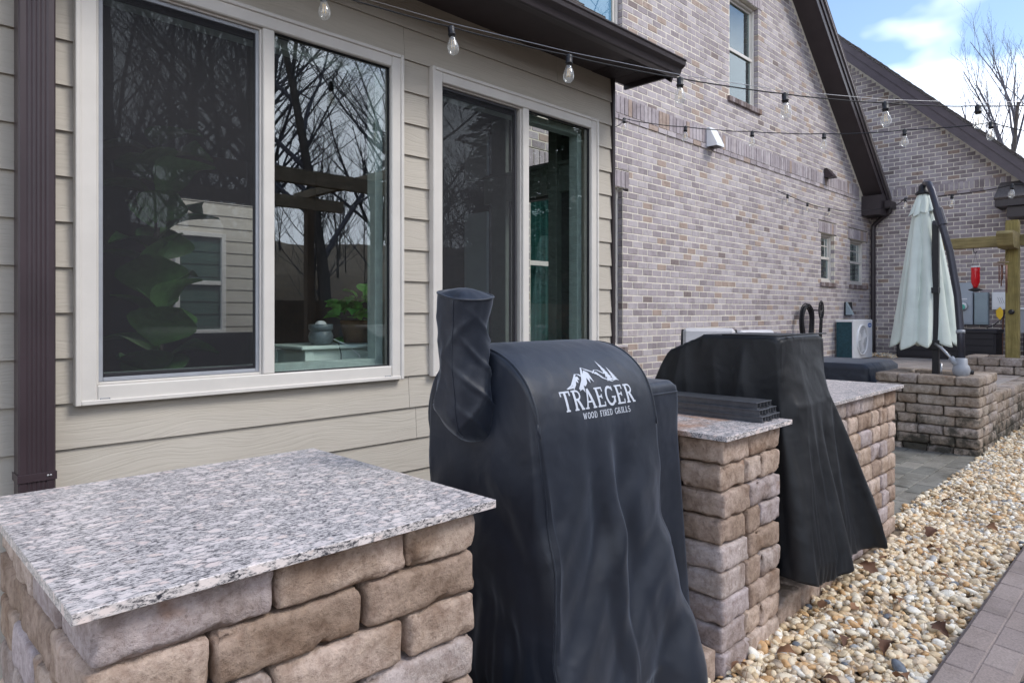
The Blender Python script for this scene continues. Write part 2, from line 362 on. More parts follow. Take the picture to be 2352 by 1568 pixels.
def paver_mat(name, cols, dirt=.5):
    m, n, b = mat(name)
    rnd = N(n, 'ShaderNodeObjectInfo').outputs['Random']; base = ramp(n, [(i / len(cols), c) for i, c in enumerate(cols)], rnd, 'CONSTANT'); p = pos(n)
    k = noise(n, 3.2, 6, .7, p); kr = ramp(n, [(.35, (.45, .43, .38)), (.55, (1, 1, 1)), (.8, (1.2, 1.2, 1.18))], k.outputs['Fac'])
    f = noise(n, 130, 5, .7, p)
    fr = ramp(n, [(.35, (.75, .75, .75)), (.65, (1.15, 1.15, 1.15))], f.outputs['Fac'])
    col = mixc(n, 1, mixc(n, dirt, base.outputs[0], mixc(n, 1, base.outputs[0], kr.outputs[0], 'MULTIPLY')), fr.outputs[0], 'MULTIPLY')
    n.links.new(col, b.inputs['Base Color']); b.inputs['Roughness'].default_value = .85
    bump(n, b, f.outputs['Fac'], .4, .003); return m
M['paver'] = paver_mat('mossy_paver', [(.20, .19, .165), (.24, .225, .195), (.17, .165, .145)], .9)
M['paver_hi'] = paver_mat('patio_paver', [(.42, .36, .32), (.47, .41, .36), (.38, .335, .305)], .5)
M['curb'] = paver_mat('stamped_concrete', [(.30, .24, .215), (.32, .26, .235), (.285, .23, .21)], .5)
m_, n_, b_ = mat('leaf_litter')
k_ = noise(n_, 1.3, 8, .7, pos(n_)); r_ = ramp(n_, [(.3, (.075, .05, .03)), (.55, (.15, .105, .06)), (.75, (.20, .16, .09))], k_.outputs['Fac']); n_.links.new(r_.outputs[0], b_.inputs['Base Color']); b_.inputs['Roughness'].default_value = .95
bump(n_, b_, k_.outputs['Fac'], .6, .05); M['litter'] = m_

# ------------------------------------------------------------------ mesh helpers
class MB:
    """collects vertices and faces for one mesh"""
    def __init__(s): s.v = []; s.f = []
    def add(s, v, f):
        o = len(s.v); s.v.extend([tuple(p) for p in v]); s.f.extend([tuple(i + o for i in q) for q in f]); return s
    def box(s, x0, x1, y0, y1, z0, z1, ch=0.0):
        v, f = cbox(x1 - x0, y1 - y0, z1 - z0, ch); c = ((x0 + x1) / 2, (y0 + y1) / 2, (z0 + z1) / 2)
        return s.add([(p[0] + c[0], p[1] + c[1], p[2] + c[2]) for p in v], f)
    def quad(s, *p): return s.add(p, [tuple(range(len(p)))])
    def tube(s, pts, r, n=8, caps=True):
        pts = [Vector(p) for p in pts]; k = len(pts); rs = r if isinstance(r, (list, tuple)) else [r] * k
        v = []; up = Vector((0, 0, 1)); prev = None
        for i, p in enumerate(pts):
            d = (pts[min(i + 1, k - 1)] - pts[max(i - 1, 0)])
            d = d.normalized() if d.length > 1e-9 else Vector((0, 0, 1))
            if prev is None:
                a = d.cross(up); a = d.cross(Vector((1, 0, 0))) if a.length < 1e-3 else a
            else: a = prev - d * prev.dot(d)
            a.normalize(); prev = a; b = d.cross(a)
            for j in range(n):
                t = 2 * math.pi * j / n; v.append(p + (a * math.cos(t) + b * math.sin(t)) * rs[i])
        f = [(i * n + j, i * n + (j + 1) % n, (i + 1) * n + (j + 1) % n, (i + 1) * n + j) for i in range(k - 1) for j in range(n)]
        if caps: f += [tuple(range(n))[::-1], tuple((k - 1) * n + j for j in range(n))]
        return s.add(v, f)
    def lathe(s, prof, n=20, c=(0, 0, 0), closed=True):
        v = []; f = []
        for r, z in prof:
            for j in range(n):
                t = 2 * math.pi * j / n; v.append((c[0] + r * math.cos(t), c[1] + r * math.sin(t), c[2] + z))
        k = len(prof)
        for i in range(k - 1):
            for j in range(n): f.append((i * n + j, i * n + (j + 1) % n, (i + 1) * n + (j + 1) % n, (i + 1) * n + j))
        if closed: f += [tuple(range(n))[::-1], tuple((k - 1) * n + j for j in range(n))]
        return s.add(v, f)
    def extrude_x(s, prof, x0, x1, caps=True):
        k = len(prof); v = [(x0, a, b) for a, b in prof] + [(x1, a, b) for a, b in prof]
        f = [(i, (i + 1) % k, k + (i + 1) % k, k + i) for i in range(k)]
        if caps: f += [tuple(range(k))[::-1], tuple(range(k, 2 * k))]
        return s.add(v, f)
    def prism(s, poly, off):
        """closed solid from a 3d polygon and an offset vector"""
        k = len(poly); q = [tuple(a + b for a, b in zip(p, off)) for p in poly]
        f = [tuple(range(k)), tuple(range(k, 2 * k))[::-1]] + [(i, k + i, k + (i + 1) % k, (i + 1) % k) for i in range(k)]
        return s.add(list(poly) + q, f)
    def mesh(s, name, m, smooth=False):
        me = bpy.data.meshes.new(name); me.from_pydata(s.v, [], s.f); me.materials.append(m)
        bm = bmesh.new(); bm.from_mesh(me); bmesh.ops.recalc_face_normals(bm, faces=bm.faces); bm.to_mesh(me); bm.free()
        if smooth: me.shade_smooth()
        me.update(); return me
    def build(s, name, m, parent=None, smooth=False, origin=None):
        if origin is not None: s.v = [tuple(a - b for a, b in zip(p, origin)) for p in s.v]
        o = link(name, s.mesh(name, m, smooth), parent)
        if origin is not None: o.location = origin
        return o
_cb = {}
def cbox(lx, ly, lz, ch):
    """box with chamfered edges, 44 triangles"""
    hx, hy, hz = lx / 2, ly / 2, lz / 2
    if ch <= 0:
        v = [(x, y, z) for x in (-hx, hx) for y in (-hy, hy) for z in (-hz, hz)]
        return v, [(0, 1, 3, 2), (4, 6, 7, 5), (0, 4, 5, 1), (2, 3, 7, 6), (0, 2, 6, 4), (1, 5, 7, 3)]
    ch = min(ch, hx * .49, hy * .49, hz * .49)
    v = []; idx = {}
    for sx in (-1, 1):
        for sy in (-1, 1):
            for sz in (-1, 1):
                for a in range(3):
                    p = [sx * (hx - ch), sy * (hy - ch), sz * (hz - ch)]; p[a] += (sx, sy, sz)[a] * ch
                    idx[(sx, sy, sz, a)] = len(v); v.append(tuple(p))
    f = []
    for a in range(3):
        b, c = (a + 1) % 3, (a + 2) % 3
        for s_ in (-1, 1):
            q = []
            for sb, sc in ((-1, -1), (1, -1), (1, 1), (-1, 1)):
                k = [0, 0, 0]; k[a] = s_; k[b] = sb; k[c] = sc; q.append(idx[(*k, a)])
            f.append(tuple(q))
    for a in range(3):
        b, c = (a + 1) % 3, (a + 2) % 3
        for sb in (-1, 1):
            for sc in (-1, 1):
                k0 = [0, 0, 0]; k0[a] = -1; k0[b] = sb; k0[c] = sc; k1 = list(k0); k1[a] = 1
                f.append((idx[(*k0, b)], idx[(*k1, b)], idx[(*k1, c)], idx[(*k0, c)]))
    for sx in (-1, 1):
        for sy in (-1, 1):
            for sz in (-1, 1): f.append(tuple(idx[(sx, sy, sz, a)] for a in range(3)))
    return v, f
def link(name, data, parent=None):
    o = bpy.data.objects.new(name, data); COL.objects.link(o)
    if parent is not None: o.parent = parent
    return o
def tag(o, label=None, cat=None, group=None, kind=None):
    if label: o['label'] = label
    if cat: o['category'] = cat
    if group: o['group'] = group
    if kind: o['kind'] = kind
    return o
def thing(name, label, cat, loc=(0, 0, 0), group=None):
    o = link(name, None); o.location = loc; o.empty_display_size = .1
    return tag(o, label, cat, group)
def boxpart(name, m, parent, x0, x1, y0, y1, z0, z1, ch=0.0, origin=True):
    return MB().box(x0, x1, y0, y1, z0, z1, ch).build(name, M[m], parent, origin=((x0 + x1) / 2, (y0 + y1) / 2, (z0 + z1) / 2) if origin else None)

def npmesh(name, V, F4, m, parent=None, smooth=False):
    """fast mesh from arrays of verts and equal-sided faces"""
    me = bpy.data.meshes.new(name); V = np.asarray(V, np.float32); F = np.asarray(F4, np.int32); k = F.shape[1]
    me.vertices.add(len(V)); me.vertices.foreach_set('co', V.ravel())
    me.loops.add(F.size); me.loops.foreach_set('vertex_index', F.ravel())
    me.polygons.add(len(F)); me.polygons.foreach_set('loop_start', np.arange(0, F.size, k, dtype=np.int32))
    me.update(calc_edges=True); me.validate()
    me.materials.append(m)
    if smooth: me.shade_smooth()
    return link(name, me, parent)

# ------------------------------------------------------------------ tumbled blocks
def rounded_block(L, H, W_, seed, n=(9, 4, 6), rad=.014, amp=.0035):
    r = random.Random(seed); ox, oy, oz = (r.uniform(-50, 50) for _ in range(3))
    nx, ny, nz = n[0], n[2], n[1]
    vid = {}; V = []; F = []
    def key(i, j, k):
        if (i, j, k) not in vid: vid[(i, j, k)] = len(V); V.append((i / nx, j / ny, k / nz))
        return vid[(i, j, k)]
    for i in range(nx):
        for j in range(ny):
            for k in (0, nz):
                q = [key(i, j, k), key(i + 1, j, k), key(i + 1, j + 1, k), key(i, j + 1, k)]; F.append(q if k else q[::-1])
    for i in range(nx):
        for k in range(nz):
            for j in (0, ny):
                q = [key(i, j, k), key(i + 1, j, k), key(i + 1, j, k + 1), key(i, j, k + 1)]; F.append(q[::-1] if j else q)
    for j in range(ny):
        for k in range(nz):
            for i in (0, nx):
                q = [key(i, j, k), key(i, j + 1, k), key(i, j + 1, k + 1), key(i, j, k + 1)]; F.append(q if i else q[::-1])
    out = []
    dims = (L, W_, H)
    # warp the lattice towards the edges so that the rounding is resolved
    def wp(t): return .5 + .5 * math.copysign(abs(2 * t - 1) ** .62, 2 * t - 1)
    for a in V:
        p = Vector([(wp(t) - .5) * d for t, d in zip(a, dims)])
        rr = rad * (1 + .7 * mnoise.noise(Vector((p.x * 9 + ox, p.y * 9 + oy, p.z * 9 + oz))))
        c = Vector([max(-d / 2 + rr, min(d / 2 - rr, q)) for q, d in zip(p, dims)])
        dl = p - c
        if dl.length > 1e-9: p = c + dl.normalized() * min(rr, dl.length if sum(abs(x) > 1e-6 for x in dl) == 1 else rr)
        nrm = dl.normalized() if dl.length > 1e-9 else Vector((0, 0, 0))
        w = Vector((p.x + ox, p.y + oy, p.z + oz))
        h = mnoise.noise(w * 14) * .6 + mnoise.noise(w * 34) * .4
        edge = sum(1 for x in dl if abs(x) > 1e-6) >= 2
        chip = max(0, mnoise.noise(w * 26 + Vector((9, 9, 9))) - .05) * (.026 if edge else .0)
        p = p + nrm * (h * amp - chip)
        out.append(p)
    me = bpy.data.meshes.new('block'); me.from_pydata([tuple(p) for p in out], [], F); me.shade_smooth(); me.update()
    return me
_blk = {}
def block_mesh(L, H, W_, m, fine=False):
    key = (round(L, 2), round(H, 3), round(W_, 2), m, fine); lst = _blk.setdefault(key, [])
    if len(lst) < 4:
        me = rounded_block(L, H, W_, int(L * 1000) * 7 + int(W_ * 1000) + len(m) * 131 + len(lst) * 71, (18, 7, 9) if fine else (8, 4, 5), .012 if fine else .0125, .0062 if fine else .0055)
        me.materials.append(M[m]); lst.append(me); return me
    return random.choice(lst)
def put_block(parent, cx, cy, cz, L, H, W_, rot, m, fine=False):
    o = link('block', block_mesh(L, H, W_, m, fine), parent)
    o.location = (cx + random.uniform(-.003, .003), cy + random.uniform(-.003, .003), cz)
    flip = random.choice((0, math.pi))
    o.rotation_euler = (0, random.uniform(-.006, .006), rot + flip + random.uniform(-.012, .012))
    return o
def split_run(a, b, sizes, first=None):
    L = b - a; out = [a]; x = a
    if first: x += first; out.append(x)
    while True:
        s = random.choice(sizes); rem = b - x
        if rem <= max(sizes) * 1.12: break
        if rem - s < min(sizes) * .75: s = rem / 2
        x += s; out.append(x)
    out.append(b); return out
def ring(parent, x0, x1, y0, y1, z0, course, n, sizes, m, depth=.16, front=None, fine=False, sides='FLRB', gap=.0085):
    """courses of blocks round a rectangle, corners lapped turn by turn"""
    for c in range(n):
        z = z0 + course * (c + .5); H = course - .0055; lap = (n - 1 - c) % 2 == 0
        fx0, fx1 = (x0, x1) if lap else (x0 + depth, x1 - depth)
        ly0, ly1 = (y0 + depth, y1 - depth) if lap else (y0, y1); ry0 = ly0
        if front: fx1 = x1; ry0 = y0 + depth
        for side, yy in (('F', y0 + depth / 2), ('B', y1 - depth / 2)):
            if side not in sides: continue
            if front and side == 'F': js = [fx0] + [j for j in front[(n - 1 - c) % len(front)] if j > fx0 + .03][:]
            else: js = split_run(x0 if (lap and side == 'B') else fx0, fx1, sizes)
            js[-1] = fx1
            for a, b in zip(js, js[1:]): put_block(parent, (a + b) / 2, yy, z, b - a - gap, H, depth, 0, m, fine)
        for side, xx, q0 in (('L', x0 + depth / 2, ly0), ('R', x1 - depth / 2, ry0)):
            if side not in sides: continue
            js = split_run(q0, ly1, sizes)
            for a, b in zip(js, js[1:]): put_block(parent, xx, (a + b) / 2, z, b - a - gap, H, depth, math.pi / 2, m, fine)

# ------------------------------------------------------------------ ground
def struct(o): o['kind'] = 'structure'; return o
g = MB(); g.quad((-300, -300, -.02), (500, -300, -.02), (500, 400, -.02), (-300, 400, -.02)); struct(g.build('ground', M['litter']))
hb = MB()
NX, NY = 60, 26
V = []; F = []
for j in range(NY):
    for i in range(NX):
        x = -60 + 160 * i / (NX - 1); y = -9.5 - 70 * j / (NY - 1)
        V.append((x, y, -.05 + 10.5 * (1 - math.exp(-(j / (NY - 1)) * 2.2)) + (2.2 * mnoise.noise(Vector((x * .07, y * .07, 2))) + .9 * mnoise.noise(Vector((x * .33, y * .33, 5)))) * min(1, j / NY * 3)))
for j in range(NY - 1):
    for i in range(NX - 1): a = j * NX + i; F.append((a, a + 1, a + NX + 1, a + NX))
hb.add(V, F); struct(hb.build('hill', M['litter'], smooth=True))

# lower patio under and behind the kitchen, its visible pavers one by one
patio = struct(MB().box(-3, 7.7, 1.36, 4.7, -.1, .006).build('patio', M['concrete']))
pv = MB(); v_, f_ = cbox(.296, .146, .05, .006); pv.add(v_, f_); pvm = pv.mesh('paver', M['paver'])
row = 0; y = 1.395
while y < 3.0:
    x = 4.72 + (row % 2) * .15
    while x < 7.75:
        o = link('paver', pvm, patio); o.location = (x, y + .073, .012 + random.uniform(-.003, .003)); o.rotation_euler = (random.uniform(-.008, .008), random.uniform(-.008, .008), random.uniform(-.01, .01)); x += .30
    y += .15; row += 1
# raised patio
UP = .55
raised = struct(MB().box(7.72, 15.0, 1.47, 4.66, -.1, UP - .03).build('raised_patio', M['concrete']))
pv = MB(); v_, f_ = cbox(.395, .295, .05, .006); pv.add(v_, f_); pvm = pv.mesh('paver', M['paver_hi'])
row = 0; y = 1.60
while y < 4.5:
    x = 7.95 + (row % 2) * .2
    while x < 14.8:
        o = link('paver', pvm, raised); o.location = (x, y + .15, UP - .025 + random.uniform(-.002, .002)); o.rotation_euler = (random.uniform(-.004, .004), random.uniform(-.004, .004), 0); x += .40
    y += .30; row += 1

# ------------------------------------------------------------------ the house
house = thing('house', 'brick and beige siding house with dark brown trim, gables and gutters', 'house')
DS, DB, GX = 3.15, 4.60, 14.97      # siding plane y, brick plane y, far gable plane x

# --- siding wall of the sunroom
LAP = .18; Z0 = 1.04
W1 = (.678, 2.253, 1.034, 2.834); W2 = (2.470, 4.027, 1.034, 2.834)
sw = MB()
def wall_with_holes(mb, u0, u1, z0, z1, holes, emit):
    us = sorted({u0, u1, *[h[0] for h in holes], *[h[1] for h in holes]}); zs = sorted({z0, z1, *[h[2] for h in holes], *[h[3] for h in holes]})
    for a, b in zip(us, us[1:]):
        for c, d in zip(zs, zs[1:]):
            if any(h[0] <= (a + b) / 2 <= h[1] and h[2] <= (c + d) / 2 <= h[3] for h in holes): continue
            emit(a, b, c, d)
hl = [tuple((a + (.02 if i in (0, 2) else -.02)) for i, a in enumerate(w)) for w in (W1, W2)]
wall_with_holes(sw, -1.6, 4.25, 0, 3.24, hl, lambda a, b, c, d: sw.box(a, b, DS + .022, DS + .16, c, d))
siding_wall = sw.build('siding_wall', M['siding'], house)
def board(x0, x1, z0, z1):
    # lapped plank: lower edge 14 mm proud of the upper edge
    t = .008; y_lo, y_hi = DS - .004, DS + .010
    h = z1 - z0
    v = [(x0, y_lo, z0), (x1, y_lo, z0), (x1, y_hi, z1), (x0, y_hi, z1), (x0, y_lo + t, z0), (x1, y_lo + t, z0), (x1, y_hi + t, z1), (x0, y_hi + t, z1)]
    mb = MB().add(v, [(0, 1, 2, 3), (4, 7, 6, 5), (0, 4, 5, 1), (3, 2, 6, 7), (0, 3, 7, 4), (1, 5, 6, 2)])
    mb.build('siding_board', M['siding'], siding_wall, origin=((x0 + x1) / 2, DS, (z0 + z1) / 2))
zb = Z0 - LAP * 6; kk = 0; gapj = .0025
joints = {4: [.35, 2.37], 5: [2.32], 6: [], 15: [-.2], 16: [2.285], 17: [.9, 3.6]}
while zb < 3.2:
    zt = min(zb + LAP + .012, 3.215)
    spans = [(-1.5, 4.235)]
    for w in (W1, W2):
        if zb + .02 < w[3] and zt - .03 > w[2]:
            ns = []
            for a, b in spans:
                if w[0] > a and w[1] < b: ns += [(a, w[0] - .002), (w[1] + .002, b)]
                else: ns.append((a, b))
            spans = ns
    js = joints.get(kk, [])
    for a, b in spans:
        cuts = [a] + [j for j in js if a + .05 < j < b - .05] + [b]
        for c, d in zip(cuts, cuts[1:]): board(c + gapj / 2, d - gapj / 2, max(zb, .02), zt)
    zb += LAP; kk += 1
boxpart('corner_trim', 'trim', house, 4.236, 4.262, DS - .018, DS + .10, 0, 3.205, .002)
boxpart('end_wall_post', 'siding', house, 4.14, 4.25, DS + .162, DS + .26, 0, 3.2)

# --- the two sliding windows
def frame_rect(mb, x0, x1, z0, z1, w, y0, y1, ch=.004, wb=None, wt=None):
    wb = wb or w; wt = wt or w
    mb.box(x0, x0 + w, y0, y1, z0, z1, ch); mb.box(x1 - w, x1, y0, y1, z0, z1, ch)
    mb.box(x0 + w + .0005, x1 - w - .0005, y0 + .001, y1, z0 + .0003, z0 + wb, ch); mb.box(x0 + w + .0005, x1 - w - .0005, y0 + .001, y1, z1 - wt, z1 - .0003, ch)
def sliding_window(w, xm0, xm1, sash_x1):
    x0, x1, z0, z1 = w
    e = link('window', None, house)
    mb = MB(); frame_rect(mb, x0, x1, z0, z1, .072, DS - .030, DS + .02, .005); mb.box(xm0, xm1, DS - .024, DS + .03, z0 + .0725, z1 - .0725, .004)
    mb.build('frame', M['frame'], e)
    mb = MB(); frame_rect(mb, x0 - .006, x1 + .006, z0 - .006, z1 + .006, .02, DS - .039, DS + .004, .003); mb.build('flange', M['frame'], e)
    # inner track step on the sash side
    mb = MB(); frame_rect(mb, x0 + .072, xm0, z0 + .072, z1 - .072, .010, DS - .008, DS + .05, .002); mb.build('track', M['frame'], e)
    mb = MB(); frame_rect(mb, x0 + .083, sash_x1, z0 + .083, z1 - .083, .017, DS + .004, DS + .016, .002); mb.build('screen_frame', M['sash_dark'] if w is W2 else M['greyplastic'], e)
    mb = MB(); mb.quad((x0 + .096, DS + .010, z0 + .096), (sash_x1 - .013, DS + .010, z0 + .096), (sash_x1 - .013, DS + .010, z1 - .096), (x0 + .096, DS + .010, z1 - .096)); mb.build('screen', M['screen'], e)
    mb = MB(); frame_rect(mb, x0 + .082, xm0 + .02, z0 + .082, z1 - .082, .03, DS + .042, DS + .075, .003); mb.build('sash', M['sash_dark'], e)
    mb = MB(); mb.box(x0 + .11, xm0 - .009, DS + .056, DS + .060, z0 + .11, z1 - .11); mb.build('pane', M['pane_sash'], e)
    mb = MB(); mb.box(xm1 - .002, x1 - .070, DS + .005, DS + .009, z0 + .070, z1 - .070); mb.build('pane', M['pane'], e)
    mb = MB(); frame_rect(mb, xm1, x1 - .072, z0 + .072, z1 - .072, .006, DS - .006, DS + .012, .001); mb.build('gasket', M['rubber'], e)
    mb = MB(); frame_rect(mb, x0 + .06, x1 - .06, z0 + .06, z1 - .06, .05, DS + .078, DS + .158, .002); mb.build('liner', M['liner'], e)
    for xx in (x0 + .10, x1 - .10):
        mb = MB(); frame_rect(mb, xx - .018, xx + .018, z0 + .010, z0 + .020, .003, DS - .0325, DS - .027, .0005); mb.build('weep_cover', M['greyplastic'], e)
M['liner'] = simple('window_liner', (.36, .43, .41), .6)
sliding_window(W1, 1.447, 1.504, 1.440); sliding_window(W2, 3.232, 3.291, 3.20)

# --- room behind the siding
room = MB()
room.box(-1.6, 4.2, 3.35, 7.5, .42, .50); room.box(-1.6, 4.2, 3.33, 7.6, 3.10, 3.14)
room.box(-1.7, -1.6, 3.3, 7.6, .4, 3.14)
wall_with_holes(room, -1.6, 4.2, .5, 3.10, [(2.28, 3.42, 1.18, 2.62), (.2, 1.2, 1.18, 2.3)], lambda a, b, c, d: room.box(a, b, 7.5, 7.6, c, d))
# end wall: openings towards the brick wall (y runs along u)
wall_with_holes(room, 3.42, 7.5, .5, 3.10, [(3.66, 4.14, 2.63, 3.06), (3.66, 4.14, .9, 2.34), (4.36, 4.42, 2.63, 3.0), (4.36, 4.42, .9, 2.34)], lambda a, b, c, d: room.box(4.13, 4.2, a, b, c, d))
room.build('interior_wall', M['dark_wall'], house)
bw = MB(); bw.box(4.10, 4.128, 4.42, 4.72, 2.60, 3.02); bw.box(4.10, 4.128, 4.42, 4.72, .52, 2.30); bw.build('interior_panel', M['bluewall'], house)
bm_ = MB(); bm_.box(4.09, 4.127, 3.36, 4.45, 2.36, 2.61, .004); bm_.box(4.07, 4.127, 3.36, 4.45, 2.575, 2.60, .003); bm_.box(4.08, 4.127, 4.16, 4.34, .5, 3.08, .004); bm_.box(4.06, 4.127, 3.56, 3.65, .5, 3.08, .004); bm_.build('interior_casing', simple('interior_grey_green', (.17, .20, .185), .6), house)
# courtyard wing seen through the room
cy = MB(); cy.box(-1, 6, 10.05, 10.15, 0, 4.2); court = cy.build('courtyard_wall', M['siding'], house)
for k in range(20):
    z = .3 + k * .18
    v = [(-.5, 10.03, z), (5.5, 10.03, z), (5.5, 10.046, z + .19), (-.5, 10.046, z + .19)]
    mb = MB().add(v + [(a, b + .006, c) for a, b, c in v], [(0, 1, 2, 3), (4, 7, 6, 5), (0, 4, 5, 1), (3, 2, 6, 7), (0, 3, 7, 4), (1, 5, 6, 2)])
    mb.build('siding_board', M['siding'], court, origin=(2.5, 10.04, z + .09))
e = link('window', None, house); mb = MB(); frame_rect(mb, 3.35, 4.05, 1.1, 2.55, .06, 9.97, 10.06, .004); mb.box(3.41, 3.99, 9.985, 10.02, 1.80, 1.86, .003); mb.build('frame', M['frame'], e)
mb = MB(); mb.box(3.40, 4.0, 10.021, 10.028, 1.15, 2.5); mb.build('pane', M['pane_dark'], e)

# --- eave of the sunroom: soffit, fascia, gutter, shingled roof
SOF = 3.205; XE = 4.43
sf = MB(); sf.box(-2, 4.262, 2.735, DS + .10, SOF, SOF + .012); sf.box(4.262, XE, 2.735, DS + .02, SOF - .004, SOF + .012)
for i in range(26):
    y = 2.76 + i * .0155
    sf.box(4.0, XE - .028, y, y + .004, SOF - .008, SOF - .0045)
sf.build('soffit', M['soffit'], house)
fa = MB(); fa.box(-2, XE, 2.712, 2.735, SOF - .022, 3.30, .002); fa.box(XE - .024, XE, 2.7355, DS + .01, SOF - .045, 3.34, .002); fa.build('fascia', M['trim'], house)
gp = [(2.711, 3.242), (2.711, 3.142), (2.660, 3.142), (2.648, 3.148), (2.643, 3.165), (2.636, 3.185), (2.616, 3.196), (2.606, 3.206), (2.602, 3.232), (2.594, 3.240), (2.594, 3.246), (2.606, 3.246), (2.609, 3.240), (2.614, 3.212), (2.640, 3.196), (2.652, 3.170), (2.662, 3.151), (2.703, 3.151), (2.703, 3.242)]
gu = MB(); gu.extrude_x(gp, -2, 4.398, caps=True); gutter = gu.build('gutter', M['trim'], house)
MB().prism([(4.399, a, b) for a, b in gp[:10]], (.003, 0, 0)).build('end_cap', M['trim'], gutter)
# shingles on the sunroom roof, slope .78
SL = .78
rf = MB(); rf.prism([(-2, 2.70, 3.245), (XE + .02, 2.70, 3.245), (XE + .02, 4.59, 3.245 + SL * 1.89), (-2, 4.59, 3.245 + SL * 1.89)], (0, .012, .015)); roof = rf.build('roof', M['shingle'], house)
MB().prism([(XE - .02, 2.70, 3.235), (XE - .02, 4.58, 3.235 + SL * 1.88), (XE - .02, 4.58, 3.10 + SL * 1.88), (XE - .02, 2.74, 3.12)], (.022, 0, 0)).build('rake_board', M['trim'], house)
MB().box(-2, XE + .03, 2.655, 2.70, 3.244, 3.252).build('drip_edge', M['drip'], house)
ang = math.atan(SL)
shm = [MB() for _ in range(3)]
for i, s_ in enumerate(shm):
    v_, f_ = cbox(.30 - .004 * i, .22, .009 + .003 * i, .002); s_.add(v_, f_)
shm = [s_.mesh('shingle', M['shingle']) for s_ in shm]
for rr in range(10):
    yy = 2.72 + rr * .14 * math.cos(ang); x = XE - .12 - (rr % 2) * .15
    while x > 1.2:
        o = link('shingle', random.choice(shm), roof); o.location = (x, yy + .08, 3.245 + SL * (yy + .08 - 2.70) + .030 + random.uniform(0, .003)); o.rotation_euler = (ang - .045, 0, 0); x -= .302
# downspout on the siding
dp = MB(); pr = []
x0, x1, y0, y1 = .475, .592, 3.035, 3.118
nn = 9
for i in range(nn * 4 + 1):
    t = i / (nn * 4); xx = x0 + .006 + (x1 - x0 - .012) * t
    inner = .16 < t < .84
    pr.append((xx, y0 + (.004 * (1 - math.cos((t - .16) / .68 * 2 * math.pi * 5)) / 2 if inner else 0)))
pr = [(x0, y0 + .006)] + pr + [(x1, y0 + .006), (x1, y1), (x0, y1)]
k = len(pr); dp.add([(a, b, .02) for a, b in pr] + [(a, b, 3.2) for a, b in pr], [(i, (i + 1) % k, k + (i + 1) % k, k + i) for i in range(k)])
dsp = dp.build('downspout', M['downspout'], house)
sm = MB(); sm.box(x0 - .003, x1 + .003, y0 - .004, y0 - .001, .772, .802, .0008); sm.box(x0 - .003, x0 - .0005, y0 - .001, y1 + .02, .772, .802); sm.box(x1 + .0005, x1 + .003, y0 - .001, y1 + .02, .772, .802); sm.build('strap', M['downspout'], dsp)
for xx in (.566, .575): MB().lathe([(.004, 0), (.004, .002), (.0015, .003)], 8).build('screw', M['steel'], dsp).matrix_local = Matrix.Translation((xx, y0 - .004, .79)) @ Matrix.Rotation(R(90), 4, 'X')

